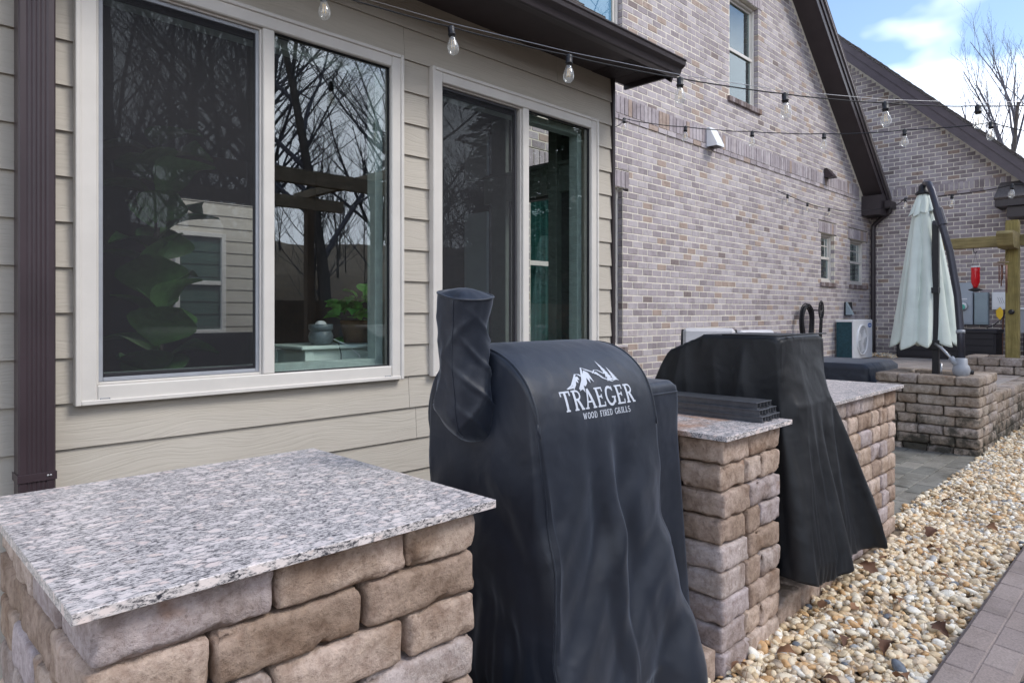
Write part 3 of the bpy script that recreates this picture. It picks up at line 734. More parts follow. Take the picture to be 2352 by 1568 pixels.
# --- brick walls
CH, BL, JT = .08, .2032, .0118
BR_FULL = None
brick_jobs = []     # (wall key, parent, centre, size, axis)
tmpl_v, tmpl_f = None, None
def brick_wall(name, axis, plane, u0, u1, z0, ztop, openings, band, key):
    """axis 'y': wall in the plane y = plane, u = x. axis 'x': plane x = plane, u = y. Bricks run in stretcher courses, soldiers over openings and in the band."""
    mort = MB(); bricks = []
    def pt(u, d, z): return (u, plane + d, z) if axis == 'y' else (plane + d, u, z)
    nC = int((ztop(u0 if axis == 'y' else u1) - z0) / CH) + 80
    sold = [(o[0] - .12, o[1] + .12, o[3], o[3] + .20) for o in openings if o[4]]
    for c in range(nC):
        a, b = z0 + c * CH, z0 + (c + 1) * CH; zc = (a + b) / 2
        # span below the roof line
        lo, hi = u0, u1
        if axis == 'y':
            while hi > lo and ztop(hi) < b: hi -= .02
        else:
            while lo < hi and ztop(lo) < b: lo += .02
        if hi - lo < .1: break
        spans = [(lo, hi)]
        blocks_ = [o[:4] for o in openings] + sold
        if band and band[0] < zc < band[1]: continue
        for o in blocks_:
            if o[2] < zc < o[3]:
                ns = []
                for s0, s1 in spans:
                    if o[0] > s0: ns.append((s0, min(s1, o[0])))
                    if o[1] < s1: ns.append((max(s0, o[1]), s1))
                spans = [q for q in ns if q[1] - q[0] > .02]
        for s0, s1 in spans:
            mort.quad(pt(s0, .0032, a), pt(s1, .0032, a), pt(s1, .0032, b), pt(s0, .0032, b))
            off = (BL / 2 if c % 2 else 0)
            k0 = math.floor((s0 - off) / BL)
            u = k0 * BL + off
            while u < s1:
                p, q = max(u, s0 - .0), min(u + BL, s1)
                if q - p > .035:
                    jz = random.uniform(-.0012, .0012); jd = random.uniform(-.0018, .0018)
                    bricks.append(((p + q) / 2, zc + jz, q - p - JT + random.uniform(-.002, .002), CH - JT, jd))
                u += BL
    for s in sold:
        mort.quad(pt(s[0], .004, s[2]), pt(s[1], .004, s[2]), pt(s[1], .004, s[3]), pt(s[0], .004, s[3]))
        n = int((s[1] - s[0]) / CH); w = (s[1] - s[0]) / n
        for i in range(n): bricks.append((s[0] + w * (i + .5), (s[2] + s[3]) / 2, w - JT, s[3] - s[2] - JT, random.uniform(-.008, -.003)))
    if band:
        lo, hi = u0, u1
        if axis == 'y':
            while ztop(hi) < band[1]: hi -= .02
        else:
            while ztop(lo) < band[1]: lo += .02
        mort.quad(pt(lo, .004, band[0]), pt(hi, .004, band[0]), pt(hi, .004, band[1]), pt(lo, .004, band[1]))
        n = int((hi - lo) / CH); w = (hi - lo) / n
        zs0, zs1 = band[0] + .07, band[1]
        for i in range(n): bricks.append((lo + w * (i + .5), (zs0 + zs1) / 2 , w - JT, zs1 - zs0 - .012, random.uniform(-.010, -.004)))
        m2 = int((hi - lo) / BL); w2 = (hi - lo) / m2
        for i in range(m2): bricks.append((lo + w2 * (i + .5), band[0] + .035, w2 - JT, .060, -.014 + random.uniform(-.002, .002)))
    # jamb returns
    for o in openings:
        for uu, dd in ((o[0], .016), (o[1], -.016)):
            mort.quad(pt(uu - dd, .012, o[2]), pt(uu - dd, .12, o[2]), pt(uu - dd, .12, o[3]), pt(uu - dd, .012, o[3]))
        mort.quad(pt(o[0], .012, o[3] + .002), pt(o[1], .012, o[3] + .002), pt(o[1], .12, o[3] + .002), pt(o[0], .12, o[3] + .002))
        n = max(2, int((o[1] - o[0] + .1) / CH)); w = (o[1] - o[0] + .1) / n
    # solid backing up to the roof line
    if axis == 'y': top_ = [(u1, ztop(u1) + .06), (u0, ztop(u0) + .06)]; us_ = np.linspace(u1, u0, 30)
    else: us_ = np.linspace(u1, u0, 30)
    if not openings: mort.add([pt(u1, .0045, z0), pt(u0, .0045, z0)] + [pt(u, .0045, ztop(u) + .05) for u in us_[::-1]], [tuple(range(32))])
    else:
        for ua, ub in zip(us_, us_[1:]):
            if ztop(ua) < 7.5: mort.quad(pt(ua, .0045, max(6.05 if 8.9 < ua < 10.2 else 3.2, ztop(ua) - .35)), pt(ua, .0045, ztop(ua) + .05), pt(ub, .0045, ztop(ub) + .05), pt(ub, .0045, max(6.05 if 8.9 < ub < 10.2 else 3.2, ztop(ub) - .35)))
    wall = mort.build(name, M['mortar'], house)
    # rowlock sills
    for o in openings:
        if len(o) > 5 and o[5]:
            n = max(2, int((o[1] - o[0] + .12) / CH)); w = (o[1] - o[0] + .12) / n
            sb = MB()
            for i in range(n):
                u = o[0] - .06 + w * (i + .5)
                v, f = cbox(*((w - .009, .16, .075) if axis == 'y' else (.16, w - .009, .075)), .004)
                c = pt(u, .045, o[2] - .045)
                sb.add([(p[0] + c[0], p[1] + c[1], p[2] + c[2]) for p in v], f)
            sb.box(*((o[0] - .06, o[1] + .06, plane - .028, plane + .12, o[2] - .078, o[2] - .012) if axis == 'y' else (plane - .028, plane + .12, o[0] - .06, o[1] + .06, o[2] - .078, o[2] - .012)))
            sb.build('brick_sill', M['brick_sill'], wall)
    brick_jobs.append((wall, axis, plane, bricks, key))
    return wall
m_ = brick_mat('brick_sill', False, .9); M['brick_sill'] = m_
RK = lambda x: 3.60 + .82 * (14.62 - x)
opA = [(4.86, 6.40, 1.015, 2.83, True, True), (5.52, 6.40, 4.47, 5.98, True, True), (8.96, 9.86, 4.47, 5.98, True, True), (12.33, 12.97, 1.95, 2.82, True, True), (13.78, 14.66, 1.95, 2.82, True, True)]
wallA = brick_wall('brick_wall', 'y', DB, 4.262, 14.97, .0, lambda x: min(RK(x), 7.6), opA, (3.60, 3.88), 'A')
GR = lambda y: 3.70 + .99 * (y - 2.08)
wallB = brick_wall('gable_wall', 'x', GX, -.2, 6.2, .4, lambda y: min(7.6, GR(y)), [], (3.64, 3.87), 'B')
# pick the 300 full bricks that show largest; the rest stay joined
cand = []
for ji, (wall, axis, plane, br, key) in enumerate(brick_jobs):
    for bi, (u, z, L, H, d) in enumerate(br):
        if abs(L - (BL - JT)) > .004 or abs(H - (CH - JT)) > .001: continue
        x, y = (u, plane) if axis == 'y' else (plane, u)
        px, py, t = project(x, y, z)
        if not (1425 < px < 2340 and 10 < py < 850): continue
        if axis == 'y' and py > 770 and px > 1540: continue
        if axis == 'y' and py < 150 + .36 * (px - 1410) and px < 1590 and py < 215: continue
        n_ = (y if axis == 'y' else x) / math.sqrt(x * x + y * y + (z - CAM_Z) ** 2)
        cand.append((-n_ / t / t, ji, bi))
cand.sort(); pick = {(j, b) for _, j, b in cand[:300]}
bv, bf = cbox(BL - JT, .095, CH - JT, .0022)
single = {'y': MB().add(bv, bf).mesh('brick', M['brick']), }
for ji, (wall, axis, plane, br, key) in enumerate(brick_jobs):
    big = MB(); VV = []; FF = []
    for bi, (u, z, L, H, d) in enumerate(br):
        if (ji, bi) in pick:
            o = link('brick', single['y'], wall); o.location = (u, plane + .0475 + d, z) if axis == 'y' else (plane + .0475 + d, u, z)
            o.rotation_euler = (0, 0, 0 if axis == 'y' else math.pi / 2); continue
        big.add([(p[0] + u, p[1] + plane + .0475 + d, p[2] + z) if axis == 'y' else (p[1] + plane + .0475 + d, p[0] + u, p[2] + z) for p in cbox(L, .095, H, .0022)[0]], bf)
    me = bpy.data.meshes.new('bricks'); me.from_pydata(big.v, [], big.f); me.materials.append(M['brick_many'] if key == 'A' else M['brick_far']); me.update()
    tag(link('bricks', me, wall), kind='stuff')

# --- windows in the brick wall
def brick_window(o, muntin=False, split=False, rail=None):
    x0, x1, z0, z1 = o[:4]; yb = DB + .085
    e = link('window', None, house)
    segs = [(x0, (x0 + x1) / 2 - .03), ((x0 + x1) / 2 + .03, x1)] if split else [(x0, x1)]
    rail = rail or (z0 + z1) / 2
    mb = MB(); sh = MB(); pn = MB(); mu = MB()
    frame_rect(mb, x0 - .003, x1 + .003, z0 + .0, z1, .042, yb - .02, yb + .05, .004)
    if split: mb.box(segs[0][1], segs[1][0], yb - .012, yb + .05, z0 + .043, z1 - .043, .004)
    for a, b in segs:
        a2 = a + (.042 if a == x0 else 0); b2 = b - (.042 if b == x1 else 0)
        frame_rect(sh, a2, b2, z0 + .043, rail + .02, .032, yb + .002, yb + .03, .003); frame_rect(sh, a2, b2, rail - .018, z1 - .043, .030, yb + .018, yb + .046, .003)
        sh.box(a2, b2, yb - .008, yb + .0015, rail - .022, rail + .026, .003)
        p1 = MB().box(a2 + .03, b2 - .03, yb + .016, yb + .019, z0 + .07, rail); p1.build('pane', M['pane_dark'], e)
        p2 = MB().box(a2 + .03, b2 - .03, yb + .032, yb + .035, rail + .01, z1 - .07); p2.build('pane', M['pane_dark'], e)
        if muntin:
            zt = rail + (z1 - rail) * .52
            mu.box(a2 + .03, b2 - .03, yb + .020, yb + .0315, zt - .008, zt + .008, .001); mu.box(b2 - .14, b2 - .125, yb + .021, yb + .0312, rail + .01, z1 - .075, .001)
    mb.build('frame', M['frame'], e); sh.build('sash', M['frame'], e)
    if muntin: mu.build('muntin', M['frame'], e)
    back = MB().box(x0 - .05, x1 + .05, yb + .6, yb + .62, z0 - .05, z1 + .05); back.build('room_backing', M['dark_wall'], e)
    return e
e = brick_window(opA[0], split=True, rail=1.90)
cu = MB(); n = 90; V = []; F = []
for i in range(n + 1):
    x = 4.90 + (6.36 - 4.90) * i / n; y = DB + .20 + .022 * math.sin(i * 1.25) + .008 * math.sin(i * .41)
    V += [(x, y, 1.05), (x, y, 2.80)]
for i in range(n): F.append((2 * i, 2 * i + 2, 2 * i + 3, 2 * i + 1))
cu.add(V, F); cu.build('curtain', M['teal_curtain'], e, smooth=True)
brick_window(opA[1]); brick_window(opA[2], rail=5.20); brick_window(opA[3], True); brick_window(opA[4], True)

# --- rake of the brick gable, its boxed return, corner gutter and downspout
yo = 4.25
def rk(x, dz=0): return RK(x) + dz
rk0, rk1 = 9.6, 14.88
mb = MB(); mb.prism([(rk0, yo, rk(rk0, .02)), (rk1, yo, rk(rk1, .02)), (rk1, yo, rk(rk1, .30)), (rk0, yo, rk(rk0, .30))], (0, .025, 0)); mb.build('rake_board', M['trim'], house)
mb = MB(); mb.prism([(rk0, yo - .02, rk(rk0, .17)), (rk1 + .02, yo - .02, rk(rk1 + .02, .17)), (rk1 + .02, yo - .02, rk(rk1 + .02, .33)), (rk0, yo - .02, rk(rk0, .33))], (0, .0195, 0)); mb.build('fascia', M['trim'], house)
mb = MB(); mb.prism([(rk0, yo + .026, rk(rk0, .06)), (rk1, yo + .026, rk(rk1, .06)), (rk1, DB + .02, rk(rk1, .06)), (rk0, DB + .02, rk(rk0, .06))], (0, 0, .02)); mb.build('soffit', M['soffit'], house)
mb = MB(); mb.prism([(rk0, yo - .05, rk(rk0, .335)), (rk1 + .08, yo - .05, rk(rk1 + .08, .335)), (rk1 + .08, DB + 2.5, rk(rk1 + .08, .335)), (rk0, DB + 2.5, rk(rk0, .335))], (0, 0, .03)); mb.build('roof', M['shingle'], house)
mb = MB(); mb.prism([(rk0, yo - .045, rk(rk0, .30)), (rk1 + .06, yo - .045, rk(rk1 + .06, .30)), (rk1 + .06, yo - .045, rk(rk1 + .06, .332)), (rk0, yo - .045, rk(rk0, .332))], (0, .02, 0)); mb.build('drip_edge', M['drip'], house)
mb = MB(); mb.prism([(14.40, yo - .005, 3.32), (14.90, yo - .005, 3.32), (14.90, yo - .005, 3.62), (14.62, yo - .005, 3.74), (14.40, yo - .005, 3.70)], (0, DB - yo + .0, 0)); mb.build('eave_return', M['trim'], house)
mb = MB(); mb.box(14.58, 15.02, yo - .12, yo - .011, 3.46, 3.60, .01); mb.box(14.60, 15.0, yo - .10, yo - .03, 3.55, 3.602); mb.build('gutter', M['trim'], house)
mb = MB(); mb.tube([(14.80, yo - .06, 3.46), (14.80, yo - .05, 3.40), (14.84, 4.40, 3.26), (14.86, 4.51, 3.16), (14.86, 4.52, 3.05), (14.86, 4.52, .57)], .045, 10); mb.build('downspout', M['trim'], house)

# --- rake of the far gable
xo = GX - .35
def gr(y, d=0): return GR(y) + d
g0, g1 = .3, 6.1
mb = MB(); mb.prism([(xo, g0, gr(g0, .0)), (xo, g1, gr(g1, .0)), (xo, g1, gr(g1, .36)), (xo, g0, gr(g0, .36))], (.025, 0, 0)); mb.build('rake_board', M['trim2'] if 'trim2' in M else M['downspout'], house)
mb = MB(); mb.prism([(xo - .022, g0, gr(g0, .20)), (xo - .022, g1, gr(g1, .20)), (xo - .022, g1, gr(g1, .37)), (xo - .022, g0, gr(g0, .37))], (.0215, 0, 0)); mb.build('fascia', M['trim2'], house)
mb = MB(); mb.prism([(xo + .026, g0, gr(g0, .04)), (GX + .02, g0, gr(g0, .04)), (GX + .02, g1, gr(g1, .04)), (xo + .026, g1, gr(g1, .04))], (0, 0, .02)); mb.build('soffit', M['soffit'], house)
mb = MB(); mb.prism([(xo - .06, g0, gr(g0, .385)), (GX + 3, g0, gr(g0, .385)), (GX + 3, g1, gr(g1, .385)), (xo - .06, g1, gr(g1, .385))], (0, 0, .02)); groof = mb.build('roof', M['shingle'], house)
sh = MB(); v_, f_ = cbox(.34, .20, .014, .002); sh.add(v_, f_); shm2 = sh.mesh('shingle', M['shingle'])
for i in range(54):
    y = g0 + .05 + i * .1
    o = link('shingle', shm2, groof); o.location = (xo + .10, y, gr(y, .418) + random.uniform(0, .006)); o.rotation_euler = (math.atan(.99) - .06, 0, random.uniform(-.02, .02))
# small hood roof at the right of the gable wall
hood = MB(); hood.prism([(14.38, 2.42, 3.37), (GX - .001, 2.42, 3.72), (GX - .001, 2.42, 3.76), (14.34, 2.42, 3.405)], (0, -2.6, 0)); hr = hood.build('hood_roof', M['shingle'], house)
hb_ = MB(); hb_.box(14.37, 14.40, -.2, 2.41, 3.25, 3.369, .003); hb_.box(14.40, GX - .002, 2.385, 2.41, 3.25, 3.36, .003); hb_.box(14.40, GX - .002, -.2, 2.384, 3.262, 3.28); hb_.build('fascia', M['trim'], hr)
mb = MB(); mb.box(14.45, GX - .002, .2, 2.25, 3.06, 3.249, .004); mb.build('header', M['trim'], hr)

# --- vents on the brick wall
def vent(x, z, w, h, dpt, m):
    mb = MB(); y = DB - .012
    v = [(x, y, z), (x + w, y, z), (x + w, y, z + h), (x, y, z + h), (x, y - dpt, z), (x + w, y - dpt, z), (x + w, y - dpt, z + h * .12), (x, y - dpt, z + h * .12), (x + w, y - dpt * .25, z + h), (x, y - dpt * .25, z + h)]
    mb.add(v, [(0, 3, 2, 1), (4, 5, 6, 7), (7, 6, 8, 9), (9, 8, 2, 3), (0, 4, 7, 9, 3), (1, 2, 8, 6, 5)])
    o = mb.build('wall_vent', M[m], house)
    MB().box(x + .012, x + w - .012, y - dpt + .01, y - .01, z + .004, z + .012).build('vent_grille', M['black'], o)
vent(8.29, 3.63, .20, .26, .15, 'whiteplastic'); vent(12.45, 3.80, .19, .17, .15, 'downspout')
mb = MB(); mb.box(13.45, 13.80, DB - .035, DB - .004, 1.34, 1.60, .004); dv_ = mb.build('wall_vent', M['black'], house)
mb = MB(); mb.prism([(13.44, DB - .036, 1.60), (13.44, DB - .16, 1.36), (13.44, DB - .036, 1.36)], (.10, 0, 0)); mb.build('vent_hood', M['meter_dark'], dv_)

# ------------------------------------------------------------------ outdoor kitchen
def slab(parent, x0, x1, y0, y1, z0, z1, m):
    mb = MB(); mb.box(x0, x1, y0, y1, z0, z1, .0012); return mb.build('granite_slab', M[m], parent)
CT, ST = .92, .02
c1 = thing('stone_counter', 'stone block counter with a large speckled granite top, nearest the camera', 'counter', (.7, 1.65, 0), 'stone counters of the outdoor kitchen')
def into(parent, fn):
    """build parts in world coordinates, then hang them under a moved empty"""
    before = set(o.name for o in COL.objects); fn()
    for o in COL.objects:
        if o.name not in before and o.parent is parent: o.location = o.location - parent.location
into(c1, lambda: (ring(c1, .283, 1.122, 1.243, 2.07, 0, CT / 9, 9, (.30, .21, .26), 'block', .2, [[.283, .60, .913, 1.122], [.283, .80, 1.122]], True),
                  slab(c1, .255, 1.152, 1.207, 2.108, CT, CT + ST, 'granite'),
                  MB().box(.49, .92, 1.45, 1.86, .0, CT - .002).build('core', M['concrete'], c1)))
c2 = thing('stone_counter', 'narrow stone pillar with a rust-stained granite top between the two covered grills', 'counter', (2.63, 1.6, 0), 'stone counters of the outdoor kitchen')
into(c2, lambda: (ring(c2, 2.372, 2.888, 1.245, 2.07, 0, CT / 9, 9, (.30, .19, .24), 'block', .2, [[2.372, 2.60, 2.888], [2.372, 2.70, 2.888]], True),
                  slab(c2, 2.336, 2.921, 1.210, 2.108, CT, CT + ST, 'granite_rust'),
                  MB().box(2.58, 2.68, 1.45, 1.86, 0, CT - .002).build('core', M['concrete'], c2)))
c3 = thing('stone_counter', 'farther stone block counter with granite top, right of the black-covered grill', 'counter', (4.2, 1.7, 0), 'stone counters of the outdoor kitchen')
into(c3, lambda: (ring(c3, 3.56, 4.80, 1.325, 2.07, 0, CT / 9, 9, (.16, .20, .23), 'block', .16, None, False),
                  slab(c3, 3.53, 4.84, 1.290, 2.108, CT, CT + ST, 'granite'),
                  MB().box(3.73, 4.63, 1.49, 1.90, 0, CT - .002).build('core', M['concrete'], c3)))
pl = thing('stone_plinth', 'low course of stone blocks under the grills along the pebbles', 'plinth', (2.2, 1.4, 0))
def plinth():
    for a, b in ((1.13, 2.36), (2.90, 3.55)):
        js = split_run(a, b, (.30, .22, .26))
        for p, q in zip(js, js[1:]): put_block(pl, (p + q) / 2, 1.345, .07, q - p - .005, .125, .17, 0, 'block', True)
    for a, b in ((2.372, 2.888),): pass
into(pl, plinth)
into(pl, lambda: MB().box(1.13, 2.36, 1.44, 2.07, 0, .12).build('base_slab', M['concrete'], pl)); into(pl, lambda: MB().box(2.9, 3.55, 1.44, 2.07, 0, .12).build('base_slab', M['concrete'], pl))

# hollow black boards lying on the pillar
def hollow_board(x0, w, y0, y1, z0, h, cells, label):
    t = thing('hollow_board', label, 'board', (x0 + w / 2, (y0 + y1) / 2, z0), 'black boards stacked on the pillar top')
    mb = MB(); th = .0045
    X = lambda a: a - (x0 + w / 2); cy_ = (y0 + y1) / 2
    mb.box(X(x0 - .006), X(x0 + w + .006), y0 - cy_, y1 - cy_, h - th, h, .001)
    mb.build('top_skin', M['board'], t)
    mb = MB()
    for i in range(cells + 1):
        xx = x0 + (w - th) * i / cells
        mb.box(X(xx), X(xx + th), y0 - cy_ + .001, y1 - cy_ - .001, .004, h - th - .0002)
    mb.build('web', M['board'], t)
    mb = MB(); mb.box(X(x0 - .004), X(x0 + .02), y0 - cy_, y1 - cy_, 0, .0038); mb.box(X(x0 + w - .02), X(x0 + w + .004), y0 - cy_, y1 - cy_, 0, .0038)
    mb.build('flange', M['board'], t)
M['board'] = simple('black_composite', (.085, .088, .098), .30, .15, .2, 30, .1)
hollow_board(2.730, .085, 1.255, 2.45, CT + ST, .027, 3, 'lower black hollow board on the house side of the stack on the pillar')
hollow_board(2.825, .085, 1.262, 2.45, CT + ST, .027, 3, 'lower black hollow board at the outer edge of the pillar top')
hollow_board(2.732, .085, 1.268, 2.45, CT + ST + .0275, .026, 3, 'middle black hollow board in the stack on the pillar top')
hollow_board(2.826, .080, 1.275, 2.45, CT + ST + .0275, .026, 3, 'middle black hollow board at the outer side of the stack')
hollow_board(2.745, .135, 1.285, 2.45, CT + ST + .054, .027, 4, 'topmost wide black hollow board of the stack on the pillar')

# ------------------------------------------------------------------ draped covers: position-based cloth over the grill's solid shape
CUT = []
def drape(outline, top_z, hem_z, bodies, flare, NT, NTOP, NSIDE, centre, slack=(1.03, 1.0), steps=70, iters=8, seed=1, wob=.006, wide=.12, start=.12):
    """cloth with a polar grid: rings over the top, then down the sides. bodies: list of functions pushing points out."""
    rng = np.random.default_rng(seed)
    th = np.arange(NT) * 2 * np.pi / NT
    ox, oy = outline(th)
    NRr = NTOP + NSIDE
    P = np.zeros((NRr, NT, 3))
    for i in range(NTOP):
        r = (i + .35) / (NTOP - .65)
        x = centre[0] + (ox - centre[0]) * r; y = centre[1] + (oy - centre[1]) * r
        P[i, :, 0] = x; P[i, :, 1] = y; P[i, :, 2] = top_z(x, y) + .006
    zt = P[NTOP - 1, :, 2].copy()
    nx, ny = ox - centre[0], oy - centre[1]
    ln = np.sqrt(nx ** 2 + ny ** 2); nx /= ln; ny /= ln
    for k in range(NSIDE):
        s = (k + 1) / NSIDE
        hz_ = hem_z(th) if callable(hem_z) else hem_z
        z = zt + (hz_ - zt) * s
        fx, fy = flare(th, s)
        P[NTOP + k, :, 0] = ox + fx; P[NTOP + k, :, 1] = oy + fy; P[NTOP + k, :, 2] = z
    CUT.append(P.copy())
    # rest lengths from the cut of the cloth
    def L(a, b): return np.sqrt(((a - b) ** 2).sum(-1))
    rt = L(P, np.roll(P, -1, 1)); rr = L(P[1:], P[:-1]); rd1 = L(P[1:], np.roll(P, -1, 1)[:-1]); rd2 = L(P[:-1], np.roll(P, -1, 1)[1:])
    sl = np.ones((NRr, 1)); q_ = np.clip((np.linspace(0, 1, NSIDE) - start) / (1 - start), 0, 1); sl[NTOP:, 0] = 1 + (slack[0] - 1) * q_ * (1.6 - .6 * q_)
    rt = rt * sl; rr = rr * slack[1]
    rd1 = np.sqrt(np.maximum(rd1 ** 2, 0)) * (1 + (sl[:-1] - 1) * .6); rd2 = rd2 * (1 + (sl[:-1] - 1) * .6)
    b2 = L(P, np.roll(P, -2, 1)) * sl; b3 = L(P[2:], P[:-2]); b6 = L(P, np.roll(P, -6, 1)) * (1 + (sl - 1) * .75); b7 = L(P[6:], P[:-6])
    # start from a slightly crumpled state so that folds can form
    ph = rng.uniform(0, 6.28, 12); am = rng.uniform(.3, 1, 12); fr = rng.integers(4, 15, 12)
    w = sum(a * np.sin(f * th + p) for a, f, p in zip(am, fr, ph)) / 3
    for k in range(NSIDE):
        s = (k + 1) / NSIDE; amp = wob * (.3 + s) * min(1, max(0, s - start * .6) * 5)
        tw = np.roll(w, int(4 * s * math.sin(3 * s)))
        P[NTOP + k, :, 0] += nx * tw * amp; P[NTOP + k, :, 1] += ny * tw * amp
    P[NTOP:] += rng.normal(0, .0005, P[NTOP:].shape)
    kt = np.where(rt < .004, .0, 1.0); kb = np.where(b2 < .010, 0., .12)
    Q = P.copy(); dt2 = .0007
    top = slice(0, NTOP)
    def solve(A, B, rest, k, compliance=1.0):
        d = A - B; l = np.sqrt((d ** 2).sum(-1)) + 1e-9
        c = ((l - rest) / l * .5 * k)[..., None] * d
        return c
    for st in range(steps):
        vel = (P - Q) * .96; Q = P.copy(); P = P + vel; P[..., 2] -= dt2
        for it in range(iters):
            # round direction, two colours
            for o_ in (0, 1):
                idx = np.arange(o_, NT, 2); j = (idx + 1) % NT
                c = solve(P[:, idx], P[:, j], rt[:, idx], kt[:, idx]); P[:, idx] -= c; P[:, j] += c
            for o_ in (0, 1):
                a = P[o_:-1:2]; b = P[o_ + 1::2]; n_ = min(len(a), len(b))
                c = solve(P[o_ + 1::2][:n_], P[o_:-1:2][:n_], rr[o_::2][:n_], 1.0)
                P[o_ + 1::2][:n_] -= c; P[o_:-1:2][:n_] += c
            Pn = np.roll(P, -1, 1)
            for o_ in (0, 1):
                n_ = len(rd1[o_::2])
                c = solve(P[o_ + 1::2][:n_], Pn[o_:-1:2][:n_], rd1[o_::2][:n_], .5); P[o_ + 1::2][:n_] -= c; P[o_:-1:2][:n_] += np.roll(c, 1, 1)
                Pn = np.roll(P, -1, 1)
                c = solve(P[o_:-1:2][:n_], Pn[o_ + 1::2][:n_], rd2[o_::2][:n_], .5); P[o_:-1:2][:n_] -= c; P[o_ + 1::2][:n_] += np.roll(c, 1, 1)
                Pn = np.roll(P, -1, 1)
            # bending
            c = solve(P, np.roll(P, -2, 1), b2, kb); P -= c; P += np.roll(c, 2, 1)
            c = solve(P[2:], P[:-2], b3, .16); P[2:] -= c; P[:-2] += c
            if wide:
                c = solve(P[NTOP:], np.roll(P[NTOP:], -6, 1), b6[NTOP:], wide); P[NTOP:] -= c; P[NTOP:] += np.roll(c, 6, 1)
                c = solve(P[NTOP + 6:], P[NTOP:-6], b7[NTOP:], wide); P[NTOP + 6:] -= c; P[NTOP:-6] += c
            m0 = P[:3].mean((0, 1)); P[0] = m0 + (P[2] - m0) * .18; P[1] = m0 + (P[2] - m0) * .58
            for push in bodies: push(P)
    return P
def push_box(x0, x1, y0, y1, z0, z1, m=.0):
    c = np.array([(x0 + x1) / 2, (y0 + y1) / 2, (z0 + z1) / 2]); h = np.array([(x1 - x0) / 2, (y1 - y0) / 2, (z1 - z0) / 2])
    def f(P):
        d = P - c; q = h - np.abs(d); ins = (q > 0).all(-1)
        if not ins.any(): return
        k = q[ins].argmin(-1); pts = P[ins]; s = np.sign(d[ins]); s[s == 0] = 1
        r = np.arange(len(pts)); pts[r, k] = c[k] + s[r, k] * h[k]; P[ins] = pts
    return f
def push_barrel(x0, x1, cy_, cz_, rad):
    def f(P):
        ins = (P[..., 0] > x0) & (P[..., 0] < x1) & ((P[..., 1] - cy_) ** 2 + (P[..., 2] - cz_) ** 2 < rad ** 2) & (P[..., 2] > cz_ - .15)
        if not ins.any(): return
        p = P[ins]; dy, dz = p[:, 1] - cy_, p[:, 2] - cz_; l = np.sqrt(dy ** 2 + dz ** 2) + 1e-9; need = rad - l
        ex0 = p[:, 0] - x0; ex1 = x1 - p[:, 0]; mm = np.minimum(ex0, ex1)
        side = mm < need
        p[~side, 1] += (dy / l * need)[~side]; p[~side, 2] += (dz / l * need)[~side]
        p[side & (ex0 < ex1), 0] = x0; p[side & (ex0 >= ex1), 0] = x1
        P[ins] = p
    return f
def push_flare(x0, x1, y0, y1, zt, zb, dy, dx, fx=True):
    """solid whose front (low y) and far side (high x) lean out towards the ground"""
    def f(P):
        k = np.clip((zt - P[..., 2]) / (zt - zb), 0, 1); yf = y0 - dy * k; xr = x1 + dx * k
        ins = (P[..., 2] < zt) & (P[..., 2] > zb) & (P[..., 0] > x0) & (P[..., 0] < xr) & (P[..., 1] > yf) & (P[..., 1] < y1)
        if not ins.any(): return
        a = P[..., 1][ins] - yf[ins]; b = xr[ins] - P[..., 0][ins]; fr = a < b
        py = P[..., 1][ins]; px = P[..., 0][ins]; py[fr] -= a[fr]; px[~fr] += b[~fr]; P[..., 1][ins] = py; P[..., 0][ins] = px
    return f
def push_convex(planes):
    """planes: (normal, offset) with the solid where n.p < offset; points inside go out through the nearest face"""
    Nn = [np.array(n) / np.linalg.norm(n) for n, _ in planes]; Do = [d / np.linalg.norm(n) for n, d in planes]
    def f(P):
        sdv = np.stack([P @ n - d for n, d in zip(Nn, Do)], -1); ins = (sdv < 0).all(-1)
        if not ins.any(): return
        q = sdv[ins]; k = q.argmax(-1); P[ins] -= np.array(Nn)[k] * q[np.arange(len(k)), k][:, None]
    return f
def rect_outline(x0, x1, y0, y1, rad, centre):
    def f(th):
        # uniform walk round a rounded rectangle
        cx, cy_ = (x0 + x1) / 2, (y0 + y1) / 2; hx, hy = (x1 - x0) / 2, (y1 - y0) / 2
        pts = []
        for (sx, sy, a0) in ((1, 1, 0), (-1, 1, 90), (-1, -1, 180), (1, -1, 270)):
            for k in range(7):
                a = R(a0 + 15 * k); pts.append((cx + sx * (hx - rad) + rad * math.cos(a), cy_ + sy * (hy - rad) + rad * math.sin(a)))
        pts = np.array(pts + pts[:1]); seg = np.sqrt((np.diff(pts, axis=0) ** 2).sum(1)); s = np.concatenate([[0], seg.cumsum()])
        t = (np.asarray(th) / (2 * np.pi)) * s[-1]
        return np.interp(t, s, pts[:, 0]), np.interp(t, s, pts[:, 1])
    return f
def cloth_object(P, name, m, parent):
    NRr, NT = P.shape[:2]; V = P.reshape(-1, 3)
    i = np.arange(NRr - 1)[:, None]; j = np.arange(NT)[None, :]; j2 = (j + 1) % NT
    F = np.stack([i * NT + j, (i + 1) * NT + j, (i + 1) * NT + j2, i * NT + j2], -1).reshape(-1, 4)
    V = np.vstack([V, V[:NT].mean(0)]); me = bpy.data.meshes.new(name)
    faces = [tuple(int(a) for a in q) for q in F] + [(len(V) - 1, k, (k + 1) % NT) for k in range(NT)]
    me.from_pydata([tuple(p) for p in V.tolist()], [], faces); me.materials.append(m); me.shade_smooth(); me.update()
    o = link(name, me, parent)
    sd_ = o.modifiers.new('thickness', 'SOLIDIFY'); sd_.thickness = .0022; sd_.offset = -1
    return o

